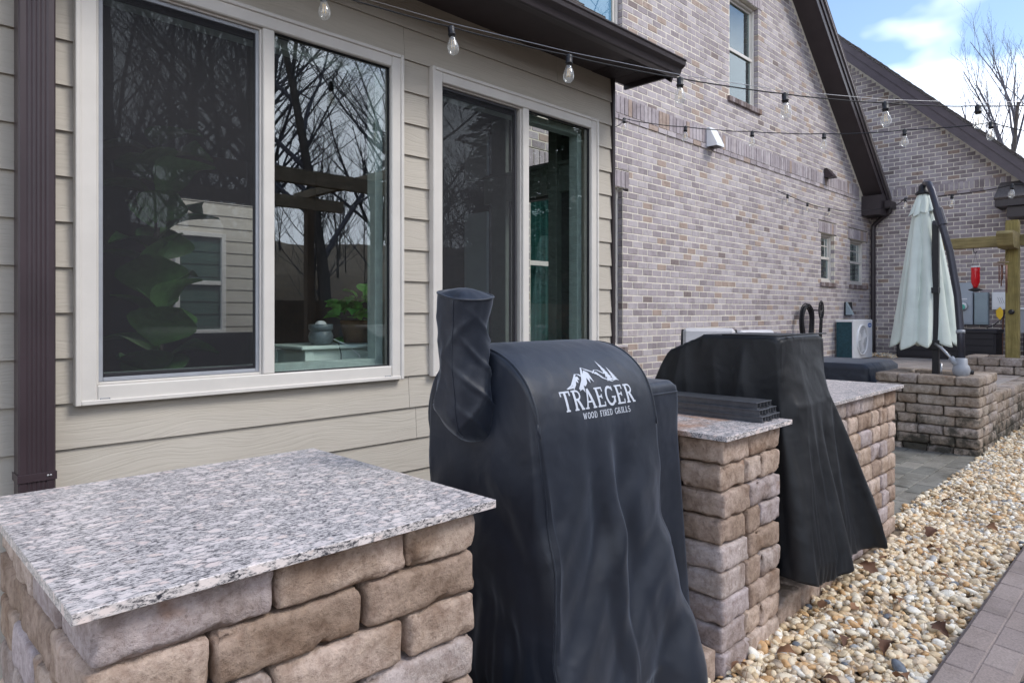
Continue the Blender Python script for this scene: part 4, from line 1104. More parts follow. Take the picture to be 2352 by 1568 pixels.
# pellet grill: barrel along x, hopper wing at its far end
BY, BZ, BRd = 1.545, 1.045, .252
def t_top(x, y): return np.sqrt(np.maximum(0, BRd ** 2 - np.minimum(np.abs(y - BY), BRd * .999) ** 2)) + BZ
grill = thing('covered_grill', 'pellet grill under a navy blue fitted cover with a chimney sleeve and printed logo', 'grill', (0, 0, 0), 'covered grills of the outdoor kitchen')
ol = rect_outline(1.391, 1.996, 1.2885, 1.8015, .010, None)
def fl1(th, s):
    x, y = ol(th); fr = np.clip((1.40 - y) / .13, 0, 1); rt_ = np.clip((x - 1.85) / .14, 0, 1)
    return (-.02 * np.clip((1.5 - x) / .1, 0, 1) + .27 * rt_ * fr) * s, -.10 * fr * s ** 1.2
P1 = drape(ol, t_top, lambda th: .255 + .14 * np.clip((1.52 - ol(th)[0]) / .12, 0, 1) * np.clip((ol(th)[1] - 1.3) / .1, 0, 1),
           [push_barrel(1.395, 1.992, BY, BZ, BRd), push_box(1.395, 1.992, BY - .247, BY + .249, .80, 1.05), push_box(1.43, 1.95, 1.36, 1.75, .2, .8), push_flare(1.42, 1.95, 1.30, 1.5, .85, .25, .10, .19)],
           fl1, 300, 30, 84, (1.694, 1.545), (1.12, 1.010), 75, 8, 5, .016, .12, .24)
# the barrel part is tailored: keep it close to its cut, easing into the loose skirt
_w = np.clip((43 - np.arange(P1.shape[0])) / 16., 0, 1)[:, None, None]; _w = _w * _w * (3 - 2 * _w)
P1 = P1 * (1 - .92 * _w) + (CUT[-1] + np.array([0, 0, .003])) * .92 * _w
_z = P1[..., 2]; _m = np.clip((1.02 - _z) / .3, 0, 1)
_fr = np.clip((1.40 - P1[..., 1]) / .1, 0, 1) * _m; _lf = np.clip((1.46 - P1[..., 0]) / .06, 0, 1) * _m * (1 - np.clip((1.40 - P1[..., 1]) / .1, 0, 1))
_u = _z * 1.9 - 2.3 * (P1[..., 0] - 1.45) ** 1.0 * .55 + .25 * np.sin(5 * P1[..., 0] + 2 * _z)
P1[..., 1] -= _fr * (.009 * np.sin(6.28 * _u * 1.55) + .003 * np.sin(6.28 * _u * 3.4 + 1.3 + 4 * P1[..., 0]))
_w = _z * 1.6 + 1.1 * np.abs(P1[..., 1] - 1.52) ** 1.5 * 3
P1[..., 0] -= _lf * (.008 * np.sin(6.28 * _w * 2.0 + .5) + .002 * np.sin(6.28 * _w * 4.3))
cover1 = cloth_object(P1, 'cover', M['cover_navy'], grill)
olw = rect_outline(1.95, 2.268, 1.372, 1.765, .02, None)
Pw = drape(olw, lambda x, y: 1.143 + 0 * x, .30, [push_box(1.95, 2.268, 1.372, 1.765, .5, 1.143)], lambda th, s: (.02 * s * np.cos(th), -.06 * s * np.clip((1.45 - olw(th)[1]) / .08, 0, 1)), 150, 12, 60, (2.11, 1.57), (1.08, 1.004), 50, 8, 9, .010)
wing = cloth_object(Pw, 'hopper_cover', M['cover_navy'], grill)
wp_ = [Vector(p) for p in Pw[11] if p[1] < 1.42]; wp_.sort(key=lambda p: p.x); MB().tube(wp_, .0032, 6).build('piping', M['cover_navy'], grill, smooth=True)
bv1 = BVHTree.FromPolygons([tuple(p) for p in P1.reshape(-1, 3).tolist()], [tuple(int(v) for v in q) for q in np.stack([(np.arange(P1.shape[0] - 1)[:, None] * 300 + np.arange(300)[None]).ravel(), ((np.arange(P1.shape[0] - 1)[:, None] + 1) * 300 + np.arange(300)[None]).ravel(), ((np.arange(P1.shape[0] - 1)[:, None] + 1) * 300 + (np.arange(300)[None] + 1) % 300).ravel(), (np.arange(P1.shape[0] - 1)[:, None] * 300 + (np.arange(300)[None] + 1) % 300).ravel()], 1).tolist()])
def on_cover(x, phi, lift=.0012):
    """point of the cover over barrel angle phi (0 = top, 90 deg = facing the pebbles)"""
    d = Vector((0, -math.sin(phi), math.cos(phi))); o = Vector((x, BY, BZ)) + d * (BRd + .2)
    h = bv1.ray_cast(o, -d)
    if h[0] is None: return Vector((x, BY, BZ)) + d * (BRd + .008)
    return h[0] + d * lift
# piping along the seams of the barrel's near end and the front edge
def piping(xs, phis, name='piping', r=.0035):
    pts = [on_cover(x, p, .001) for x, p in zip(xs, phis)]
    MB().tube(pts, r, 6).build(name, M['cover_navy'], grill, smooth=True)
n = 40; piping([1.402] * n, [R(-60 + 150 * i / (n - 1)) for i in range(n)])
n = 30; piping([1.985] * n, [R(-30 + 125 * i / (n - 1)) for i in range(n)])
# the seam runs on down the near corner to the hem
_s = on_cover(1.402, R(88), 0); _j = int(np.argmin(((P1[31] - np.array(_s)) ** 2).sum(-1)))
MB().tube([Vector(P1[i, _j]) for i in range(29, P1.shape[0])], .0036, 6).build('piping', M['cover_navy'], grill, smooth=True)
# chimney sleeve
def sleeve():
    NTs, NRs = 72, 60; V = []; F = []
    for i in range(NRs):
        s = i / (NRs - 1)
        for j in range(NTs):
            t = 2 * math.pi * j / NTs
            zc_ = 1.452 - .452 * s
            # lateral axis across the view and depth axis
            la = Vector((.707, -.707, 0)); de = Vector((.707, .707, 0))
            
            ra = .080 - .007 * math.sin(math.pi * min(1, s * 1.5)) + .006 * math.sin(math.pi * max(0, s - .45) / .55)
            cxy = Vector((1.322 + .035 * s * s, 1.523 + .035 * s, 0)) + la * (.004 + .75 * (ra - .080))
            end = 1.0 if s < .74 else math.sqrt(max(0, 1 - ((s - .74) / .26) ** 2))
            q = 1 + .05 * math.cos(4 * t + .6)
            rgt = max(0, math.cos(t + .5)) ; w1 = 1 - abs(math.sin(1.5 * t + 7.5 * s + .8 * math.sin(6 * s))); w2 = 1 - abs(math.sin(2.0 * t - 13 * s + .6))
            fold = min(1, s * 4) * (.25 + .75 * min(1, s * 1.6)) * (.012 * w1 ** 3 + .010 * w2 ** 4 * (.3 + rgt) - .005) + .004 * min(1, s * 3) * math.sin(3 * t - 11 * s) + .004 * mnoise.noise(Vector((math.cos(t) * 2, math.sin(t) * 2, s * 7)))
            r_ = (ra * q + fold) * end
            p = cxy + la * (r_ * math.cos(t)) + de * (r_ * .88 * math.sin(t))
            p.x += .05 * (1 - end); p.z = zc_ + (.016 * math.sin(t) - .006 * math.cos(t)) * max(0, 1 - s * 5) - .03 * (1 - end) * 0
            V.append(p)
    for i in range(NRs - 1):
        for j in range(NTs): F.append((i * NTs + j, (i + 1) * NTs + j, (i + 1) * NTs + (j + 1) % NTs, i * NTs + (j + 1) % NTs))
    mb = MB().add(V, F); sl_ = mb.build('chimney_sleeve', M['cover_navy'], grill, smooth=True)
    # cap: a slack disc with a dent near the front edge
    W_ = []; G_ = []
    c = sum((Vector(v) for v in V[:NTs]), Vector()) / NTs
    for k in range(9):
        a = k / 8
        for j in range(NTs):
            p = Vector(V[j]).lerp(c, a); p.z += .020 * math.sin(math.pi * .5 * a) - .016 * math.exp(-((a - .25) / .16) ** 2) * math.exp(-(((j / NTs * 6.283 - 4.1 + 3.14) % 6.283 - 3.14) / .6) ** 2); W_.append(p)
    for k in range(8):
        for j in range(NTs): G_.append((k * NTs + j, k * NTs + (j + 1) % NTs, (k + 1) * NTs + (j + 1) % NTs, (k + 1) * NTs + j))
    MB().add(W_, G_).build('sleeve_cap', M['cover_navy'], sl_, smooth=True)
    rim = [Vector(v) + Vector((0, 0, .001)) for v in V[:NTs]] + [Vector(V[0]) + Vector((0, 0, .001))]
    MB().tube(rim, .0032, 6, False).build('sleeve_piping', M['cover_navy'], sl_, smooth=True)
    ln = [Vector(V[i * NTs + 50]) for i in range(NRs - 4)]
    MB().tube(ln, .0022, 6).build('sleeve_seam', M['cover_navy'], sl_, smooth=True)
sleeve()

# printed lettering: strokes laid on the cloth
def stroke(mb, pts, w, conv, lift):
    """one mitred strip in the flat (u,v) design, mapped on to the cloth"""
    out = []
    dense = [pts[0]]
    for a, b in zip(pts, pts[1:]):
        k = max(1, int(math.dist(a, b) / .14))
        for i in range(1, k + 1): dense.append((a[0] + (b[0] - a[0]) * i / k, a[1] + (b[1] - a[1]) * i / k))
    pts = dense
    for i, p in enumerate(pts):
        a = pts[max(0, i - 1)]; b = pts[min(len(pts) - 1, i + 1)]
        d = Vector((b[0] - a[0], b[1] - a[1])).normalized(); nrm = Vector((-d.y, d.x))
        out.append(((p[0] + nrm.x * w / 2, p[1] + nrm.y * w / 2), (p[0] - nrm.x * w / 2, p[1] - nrm.y * w / 2)))
    o = len(mb.v)
    for l, r_ in out: mb.v.append(tuple(conv(*l, lift))); mb.v.append(tuple(conv(*r_, lift)))
    for i in range(len(out) - 1): mb.f.append((o + 2 * i, o + 2 * i + 1, o + 2 * i + 3, o + 2 * i + 2))
def arc(cx, cy_, rx, ry, a0, a1, n=10): return [(cx + rx * math.cos(R(a0 + (a1 - a0) * i / n)), cy_ + ry * math.sin(R(a0 + (a1 - a0) * i / n))) for i in range(n + 1)]
S_, T_ = .15, .095      # stem and thin stroke, in letter heights
def glyph(ch):
    """strokes of a slab-serif capital, height 1: (points, width)"""
    sf_ = lambda x, y, w=.30: ([(x - w / 2, y), (x + w / 2, y)], .075)
    b, t = .0375, .9625
    if ch == 'T': return .72, [([(.36, 0), (.36, 1)], S_), ([(.0, t), (.72, t)], .08), ([(.04, 1), (.04, .76)], .08), ([(.68, 1), (.68, .76)], .08), sf_(.36, b)]
    if ch == 'R': return .70, [([(.14, 0), (.14, 1)], S_), sf_(.14, b), ([(0, t), (.34, t)] + arc(.34, .745, .22, .2175, 90, -90) + [(.14, .527)], .09), ([(.34, .52), (.60, .04)], S_), ([(.50, b), (.74, b)], .075)]
    if ch == 'A': return .78, [([(.10, .0), (.39, 1.0)], T_), ([(.39, 1.0), (.68, 0)], S_), ([(.20, .34), (.58, .34)], .08), sf_(.10, b, .26), sf_(.68, b, .28)]
    if ch == 'E': return .64, [([(.14, 0), (.14, 1)], S_), ([(0, t), (.58, t)], .08), ([(0, b), (.62, b)], .08), ([(.14, .52), (.44, .52)], .08), ([(.56, 1), (.56, .77)], .075), ([(.60, 0), (.60, .24)], .075), ([(.44, .63), (.44, .41)], .07)]
    if ch == 'G': return .76, [(arc(.40, .5, .33, .46, 48, 335, 22), .125), ([(.70, .40), (.70, .12)], .13), ([(.50, .42), (.82, .42)], .075), ([(.64, .98), (.64, .74)], .07)]
    if ch == 'W': return .95, [([(.10, 1), (.28, 0)], S_), ([(.28, 0), (.47, .9)], T_), ([(.47, .9), (.66, 0)], S_), ([(.66, 0), (.85, 1)], T_), sf_(.10, t, .26), sf_(.85, t, .24)]
    if ch == 'O': return .72, [(arc(.36, .5, .29, .45, 0, 360, 24), .125)]
    if ch == 'D': return .72, [([(.14, 0), (.14, 1)], S_), ([(0, t), (.34, t)] + arc(.34, .5, .27, .4625, 90, -90, 14) + [(0, b)], .10)]
    if ch == 'F': return .60, [([(.14, 0), (.14, 1)], S_), ([(0, t), (.56, t)], .08), ([(.14, .50), (.42, .50)], .08), ([(.54, 1), (.54, .76)], .075), sf_(.14, b)]
    if ch == 'I': return .34, [([(.17, 0), (.17, 1)], S_), sf_(.17, b), sf_(.17, t)]
    if ch == 'L': return .60, [([(.14, 0), (.14, 1)], S_), sf_(.14, t), ([(0, b), (.56, b)], .08), ([(.54, 0), (.54, .25)], .075)]
    if ch == 'S': return .60, [(arc(.30, .735, .22, .225, 30, 250, 12) + arc(.30, .265, .24, .245, 70, -150, 12), .12)]
    return .40, []
def lettering(text, width, xc, arc_mid, h, name, bold=1.0, gap=.14):
    adv = []; x = 0
    for c in text:
        w, st = glyph(c); adv.append((x, st)); x += w + gap
    total = x - gap; sx = width / total; mb = MB()
    def conv(u, v, lift): return on_cover(xc - width / 2 + u * sx, (arc_mid - (v - .5) * h) / BRd, lift)
    k = 0
    for x0, st in adv:
        for pts, w in st:
            stroke(mb, [(p[0] + x0, p[1]) for p in pts], w * bold, conv, .0010 + .00012 * (k % 7)); k += 1
    mb.build(name, M['print'], grill)
lettering('TRAEGER', .362, 1.697, BRd * R(69), .062, 'logo_lettering', 1.05)
lettering('WOOD FIRED GRILLS', .240, 1.722, BRd * R(80.5), .0185, 'logo_lettering', 1.15)
# emblem: snowy peaks and two firs, as filled outlines
def fan(mb, poly, conv, lift):
    from mathutils.geometry import tessellate_polygon
    o = len(mb.v); mb.v += [tuple(conv(a, b, lift)) for a, b in poly]
    for t in tessellate_polygon([[Vector((a, b, 0)) for a, b in poly]]): mb.f.append(tuple(o + i for i in t))
em = MB()
def cem(u, v, lift): return on_cover(1.560 + u * .258, (BRd * R(63.5) - v * .082) / BRd, lift)
stroke(em, [(0, .15), (.10, .28), (.25, .72), (.30, .70), (.36, .58)], .035, cem, .001)
fan(em, [(.0, .14), (.11, .25), (.22, .60), (.27, .62), (.28, .46), (.245, .50), (.24, .34), (.205, .42), (.18, .28), (.10, .06), (.12, .16)], cem, .0012)
stroke(em, [(.22, .10), (.33, .45), (.42, .98), (.50, .86), (.66, .66), (.74, .44), (.90, .26)], .038, cem, .0013)
fan(em, [(.20, .02), (.30, .30), (.38, .66), (.44, .86), (.50, .72), (.53, .30), (.475, .50), (.455, .28), (.42, .52), (.39, .30), (.34, .18), (.31, .22), (.30, -.06), (.27, .08)], cem, .0015)
stroke(em, [(.58, .68), (.64, .82), (.70, .80), (.80, .62)], .028, cem, .0016)
fan(em, [(.60, .66), (.66, .74), (.70, .60), (.675, .64), (.665, .56), (.64, .62)], cem, .0017)
def fir(x, y0, y1, w):
    L_ = [(x, y1)]; n = 6
    for i in range(n):
        a = (i + 1) / n; yy = y1 + (y0 - y1) * a; L_.append((x + w * a, yy - .02)); L_.append((x + w * a * .45, yy + .02))
    Rr = []
    for i in range(n):
        a = (i + 1) / n; yy = y1 + (y0 - y1) * a; Rr.append((x - w * a, yy - .02)); Rr.append((x - w * a * .45, yy + .02))
    return L_ + Rr[::-1]
fan(em, [(a + .10 * (1.2 - b), b) for a, b in fir(.78, .30, 1.26, .075)], cem, .0018); fan(em, [(a + .10 * (1.0 - b), b) for a, b in fir(.90, .28, .92, .06)], cem, .0019)
em.build('logo_emblem', M['print'], grill)

# gas grill under a plain black cover
g2 = thing('covered_grill', 'grill under a plain black cover with deep folds, between the pillar and the farther counter', 'grill', (0, 0, 0), 'covered grills of the outdoor kitchen')
ol2 = rect_outline(2.975, 3.485, 1.285, 1.68, .022, None)
def t2(x, y): return 1.295 + 0 * x
def fl2(th, s):
    x, y = ol2(th); f = np.clip((1.42 - y) / .13, 0, 1); r_ = np.clip((x - 3.33) / .155, 0, 1); bk = np.clip((y - 1.5) / .17, 0, 1)
    return (.20 * r_ * (.3 + .7 * f)) * s, -.185 * f * s + .33 * bk * np.minimum(1, s * 2.9)
P2 = drape(ol2, t2, lambda th: .39 + .02 * np.sin(3 * th), [push_box(2.975, 3.485, 1.285, 1.68, .3, 1.295), push_convex([((-1, 0, 0), -2.98), ((1, 0, 0), 3.48), ((0, 1, 0), 2.02), ((0, .42, 1), 1.297 + .42 * 1.66), ((0, 1.9, 1), 1.20 + 1.9 * 1.875), ((0, 0, -1), -.5), ((0, 0, 1), 1.295), ((0, -1, 0), -1.30)]), push_box(2.99, 3.48, 1.30, 2.0, .2, .985), push_box(3.02, 3.44, 1.235, 1.30, .93, .99), push_box(2.3, 2.925, 1.205, 2.2, 0, .945), push_box(3.525, 5, 1.285, 2.2, 0, .945), push_flare(3.0, 3.47, 1.275, 1.284, 1.0, .30, .13, .15)],
            fl2, 270, 26, 88, (3.23, 1.48), (1.18, 1.004), 80, 8, 23, .024, .13, .05)
_z = P2[..., 2]; _d = np.clip((1.20 - _z) / .55, 0, 1)
def _rg(a): return (1 - np.abs(np.sin(a))) ** 1.6
_lf = np.clip((3.02 - P2[..., 0]) / .03, 0, 1) * np.clip((P2[..., 1] - 1.33) / .06, 0, 1)
P2[..., 0] -= _lf * np.clip((1.27 - _z) / .2, 0, 1) * (.030 * _rg(P2[..., 1] * 9.5 + 1.2 * _z + .4) + .010 * _rg(P2[..., 1] * 21 - 2 * _z))
_ff = np.clip((1.30 - P2[..., 1]) / .02, 0, 1) * np.clip((P2[..., 0] - 2.93) / .05, 0, 1)
P2[..., 1] -= _ff * _d * (.040 * _rg(4.6 * (P2[..., 0] - 2.93) / (1 + .35 * _d) + .25 * _d + 2.2) + .016 * _rg(9.5 * P2[..., 0] - 2.2 * _z + 1))
cover2 = cloth_object(P2, 'cover', M['cover_black'], g2)
MB().tube([(2.968, 1.279, 1.296), (3.10, 1.276, 1.299), (3.30, 1.276, 1.300), (3.492, 1.279, 1.297)], .0042, 6).build('piping', M['cover_black'], g2, smooth=True)
MB().tube([(2.966, 1.279, 1.296), (2.964, 1.40, 1.297), (2.967, 1.56, 1.295)], .0042, 6).build('piping', M['cover_black'], g2, smooth=True)

# crumpled black bag on the plinth beside the first counter
bag = MB(); V = []; F = []
for i in range(16):
    a = math.pi * i / 15
    for j in range(26):
        t = 2 * math.pi * j / 26; p = Vector((math.sin(a) * math.cos(t), math.sin(a) * math.sin(t), math.cos(a)))
        k = 1 + .35 * mnoise.noise(p * 2.6 + Vector((3, 1, 0))) + .16 * abs(mnoise.noise(p * 6)); V.append((1.255 + .085 * p.x * k, 1.36 + .10 * p.y * k, .24 + max(-.12, .12 * p.z * k)))
for i in range(15):
    for j in range(26): F.append((i * 26 + j, (i + 1) * 26 + j, (i + 1) * 26 + (j + 1) % 26, i * 26 + (j + 1) % 26))
bag.add(V, F); tag(bag.build('plastic_bag', M['bag']), 'crumpled black plastic bag on the ground between the near counter and the navy cover', 'bag')

# ------------------------------------------------------------------ planters and retaining wall
p1 = thing('stone_planter', 'tall square stone block planter holding the umbrella, with dark mossy lower courses', 'planter', (8.08, 1.85, 0))
into(p1, lambda: (ring(p1, 7.65, 8.50, 1.40, 2.31, 0, .0985, 8, (.30, .33, .22), 'block_old', .20, None, False),
                  MB().box(7.86, 8.29, 1.61, 2.10, 0, .70).build('soil', M['litter'], p1)))
rw = thing('retaining_wall', 'low weathered stone block wall holding up the raised patio along the pebbles', 'wall', (11, 1.5, 0))
def retw():
    for c in range(5):
        js = split_run(8.51 - .05 * (c % 2), 15.0, (.20, .25, .30))
        js[0] = 8.51
        for a, b in zip(js, js[1:]): put_block(rw, (a + b) / 2, 1.53, .0545 + c * .109, b - a - .005, .1055, .19, 0, 'block_old')
    for c in range(5):
        js = split_run(2.32, 4.5, (.25, .30))
        for a, b in zip(js, js[1:]): put_block(rw, 7.75, (a + b) / 2, .0545 + c * .109, b - a - .005, .1055, .19, math.pi / 2, 'block_old')
into(rw, retw)
p2 = thing('stone_planter', 'low two-course stone block planter on the raised patio around the timber post', 'planter', (11.9, 1.7, UP))
into(p2, lambda: (ring(p2, 11.30, 12.2, 1.05, 2.30, UP, .115, 2, (.30, .33, .26), 'block_old', .2, None, False), MB().box(11.5, 12.0, 1.25, 2.1, UP, UP + .17).build('soil', M['litter'], p2)))

# timber post with arms
po = thing('timber_post', 'square yellowish timber post with crossed arms standing in the low planter', 'post', (11.56, 1.73, UP + .17))
def post():
    MB().box(11.485, 11.635, 1.655, 1.805, UP + .15, 2.66, .006).build('post', M['post'], po, origin=(11.56, 1.73, 1.6))
    MB().prism([(11.49, 1.66, 2.66), (11.63, 1.66, 2.66), (11.63, 1.80, 2.66), (11.49, 1.80, 2.66)], (0, 0, .02)).build('post_cap', M['post'], po)
    MB().box(11.50, 11.62, 1.8065, 2.75, 2.325, 2.475, .004).build('arm', M['post_y'], po, origin=(11.56, 2.3, 2.4))
    MB().box(11.50, 11.62, .80, 1.6535, 2.325, 2.475, .004).build('arm', M['post_y'], po, origin=(11.56, 1.2, 2.4))
    MB().prism([(11.4835, 1.64, 2.49), (10.98, 1.64, 2.49), (10.94, 1.64, 2.45), (11.00, 1.64, 2.30), (11.06, 1.64, 2.27), (11.4835, 1.64, 2.27)], (0, .18, 0)).build('arm', M['post_y'], po, origin=(11.2, 1.7, 2.4))
    MB().tube([(11.56, 2.19, 2.325), (11.56, 2.19, 2.29), (11.56, 2.18, 2.265), (11.56, 2.165, 2.255), (11.56, 2.15, 2.265), (11.56, 2.148, 2.28)], .006, 6).build('hook', M['black'], po)
    MB().lathe([(.0, 0), (.035, .005), (.035, .03), (.02, .05), (.0, .052)], 14).build('knob', M['black'], po).matrix_local = Matrix.Translation((11.48, 1.73, 1.41)) @ Matrix.Rotation(R(-90), 4, 'Y')
into(po, post)
fe = thing('hummingbird_feeder', 'red bottle hummingbird feeder hanging from the timber arm', 'bird feeder', (11.56, 2.165, 1.70))
MB().lathe([(.024, .055), (.03, .075), (.052, .13), (.056, .20), (.053, .29), (.056, .345), (.05, .352)], 20).build('bottle', M['nectar'], fe, smooth=True)
MB().lathe([(.057, .346), (.058, .364), (.05, .368)], 20).build('bottle_cap', M['whiteplastic'], fe, smooth=True)
MB().lathe([(.02, .0), (.085, .022), (.088, .034), (.06, .04), (.024, .056)], 20).build('tray', M['black'], fe, smooth=True)
MB().tube([(0, -.04, .366), (0, -.01, .48), (0, 0, .56)], .0016, 5).build('hanger', M['rubber'], fe); MB().tube([(0, .04, .366), (0, .01, .48), (0, 0, .56)], .0016, 5).build('hanger', M['rubber'], fe)
wc = thing('wind_chime', 'wind chime with wooden disc and copper tubes hanging beside the timber post', 'wind chime', (11.25, 1.79, 2.08))
MB().lathe([(.0, 0), (.065, 0), (.065, .014), (.0, .015)], 22).build('disc', M['beam'], wc)
for i in range(5):
    a = i * 1.2566 + .3; l = .20 + .045 * i; x, y = .045 * math.cos(a), .045 * math.sin(a)
    MB().tube([(x, y, -.03), (x, y, -.03 - l)], .0075, 8).build('tube', M['copper'], wc, smooth=True)
MB().tube([(0, 0, 0), (0, 0, -.30)], .0015, 5).build('cord', M['rubber'], wc); MB().lathe([(.0, -.16), (.022, -.16), (.022, -.15), (.0, -.15)], 14).build('striker', M['copper'], wc)
MB().tube([(0, 0, .015), (0, -.06, .19)], .0018, 5).build('hanging_cord', M['rubber'], wc)
yo_ = MB(); V = [(0, .0, .09), (0, .045, .04), (0, .04, -.04), (0, .0, -.09), (0, -.03, -.03), (0, -.03, .04)]
yo_.prism([(11.46, 1.855 + b, 1.39 + c) for a, b, c in V], (.012, .01, 0)); tag(yo_.build('ornament', M['yellow']), 'yellow diamond-shaped ornament fixed at the side of the timber post', 'ornament')

# ------------------------------------------------------------------ umbrella
um = thing('patio_umbrella', 'closed pale green cantilever umbrella with black pole standing in the planter', 'umbrella', (8.06, 1.86, .70))
def umbrella():
    boxp = MB(); boxp.box(8.022, 8.082, 1.822, 1.882, .70, 2.33, .006); boxp.build('pole', M['black'], um)
    MB().box(7.997, 8.083, 1.817, 1.903, 1.60, 1.66, .004).build('pole_joint', M['black'], um)
    MB().box(7.99, 8.09, 1.81, 1.91, 1.02, 1.12, .006).build('pole_collar', M['black'], um)
    c = Vector((8.195, 2.0, 0))
    NTu, NRu = 192, 60
    def canopy(z0, z1, r0, r1, nf, depth, seed, hem):
        V = []; F = []; rn = random.Random(seed); ph = [rn.uniform(-.35, .35) for _ in range(nf)]
        for i in range(NRu):
            s = i / (NRu - 1)
            for j in range(NTu):
                t = 2 * math.pi * j / NTu; u = t * nf / (2 * math.pi); k = int(u) % nf; f = u - int(u)
                prof = abs(math.sin(math.pi * (f + .16 * math.sin(3 * s + k)))) ** .6
                r_ = (r0 + (r1 - r0) * s ** .85) * (1 - depth * (1 - prof) * min(1, .35 + s)) * (1 + .08 * math.sin(k * 2.1 + 2 * s))
                tt = t + .22 * math.sin(u * 2 * math.pi) * s * .35
                z = z0 + (z1 - z0) * s - hem * s * s * (prof - .4) + .02 * math.sin(k * 1.7) * s
                V.append((c.x + r_ * math.cos(tt), c.y + r_ * math.sin(tt), z))
        for i in range(NRu - 1):
            for j in range(NTu): F.append((i * NTu + j, (i + 1) * NTu + j, (i + 1) * NTu + (j + 1) % NTu, i * NTu + (j + 1) % NTu))
        return MB().add(V, F)
    ca = canopy(2.60, 1.09, .075, .325, 8, .36, 3, .10).build('canopy', M['umbrella'], um, smooth=True); s_ = ca.modifiers.new('t', 'SOLIDIFY'); s_.thickness = .003
    cv = canopy(2.67, 2.46, .045, .145, 8, .34, 5, .045).build('canopy_vent', M['umbrella'], um, smooth=True); s_ = cv.modifiers.new('t', 'SOLIDIFY'); s_.thickness = .003
    MB().lathe([(.075, 2.655), (.08, 2.67), (.05, 2.70), (.045, 2.75), (.02, 2.77)], 16, (c.x, c.y, 0)).build('hub', M['black'], um, smooth=True)
    # curved mast in front of the pole
    ctrl = [Vector((7.838, 1.581, 0.886)), Vector((7.899, 1.604, 1.218)), Vector((7.948, 1.640, 1.583)), Vector((7.966, 1.708, 2.016)), Vector((7.966, 1.792, 2.345)), Vector((8.021, 1.878, 2.660)), Vector((8.065, 1.920, 2.744)), Vector((8.172, 1.982, 2.771))]
    MB().tube(ctrl, [.034, .034, .034, .034, .034, .034, .032, .028], 12).build('mast', M['mast'], um, smooth=True)
    MB().tube([ctrl[0] + (ctrl[1] - ctrl[0]) * .93, ctrl[1] + (ctrl[2] - ctrl[1]) * .02], .041, 12).build('mast_ring', M['greyplastic'], um, smooth=True)
    MB().tube([Vector((7.979, 1.821, 2.461)), Vector((7.967, 1.776, 2.291))], .047, 12).build('mast_slider', M['mast'], um)
    MB().box(8.02, 8.09, 1.78, 1.88, 2.30, 2.35, .008).build('slider_bracket', M['mast'], um)
    MB().tube([c + Vector((0, 0, 2.73)), ctrl[-1]], .024, 10).build('hub_joint', M['mast'], um, smooth=True)
    b = Vector((7.811, 1.579, 0.845))
    bl = MB(); bl.lathe([(.01, -.085), (.042, -.078), (.068, -.052), (.078, -.01), (.068, .032), (.052, .052), (.05, .105), (.042, .11)], 20, tuple(b)); bl.build('crank_housing', M['greyplastic'], um, smooth=True)
    MB().lathe([(.0, 0), (.02, .002), (.024, .025), (.0, .03)], 12).build('crank_stub', M['black'], um).matrix_local = Matrix.Translation(b + Vector((.06, -.06, -.03))) @ Matrix.Rotation(R(45), 4, 'Z') @ Matrix.Rotation(R(90), 4, 'X')
    MB().tube([Vector((7.986, 1.843, 1.078)), Vector((7.909, 1.779, 1.052)), Vector((7.827, 1.648, 0.926))], .014, 8).build('strut', M['steel'], um, smooth=True)
    MB().tube([Vector((7.809, 1.667, 0.952)), Vector((7.784, 1.606, 0.888))], .030, 10).build('strut_sleeve', M['greyplastic'], um, smooth=True)
    MB().tube([(8.03, 1.80, .72), (8.03, 1.80, .88)], .012, 8).build('base_pin', M['steel'], um, smooth=True)
    MB().box(7.99, 8.10, 1.80, 1.92, .70, .75, .006).build('base_socket', M['black'], um)
into(um, umbrella)

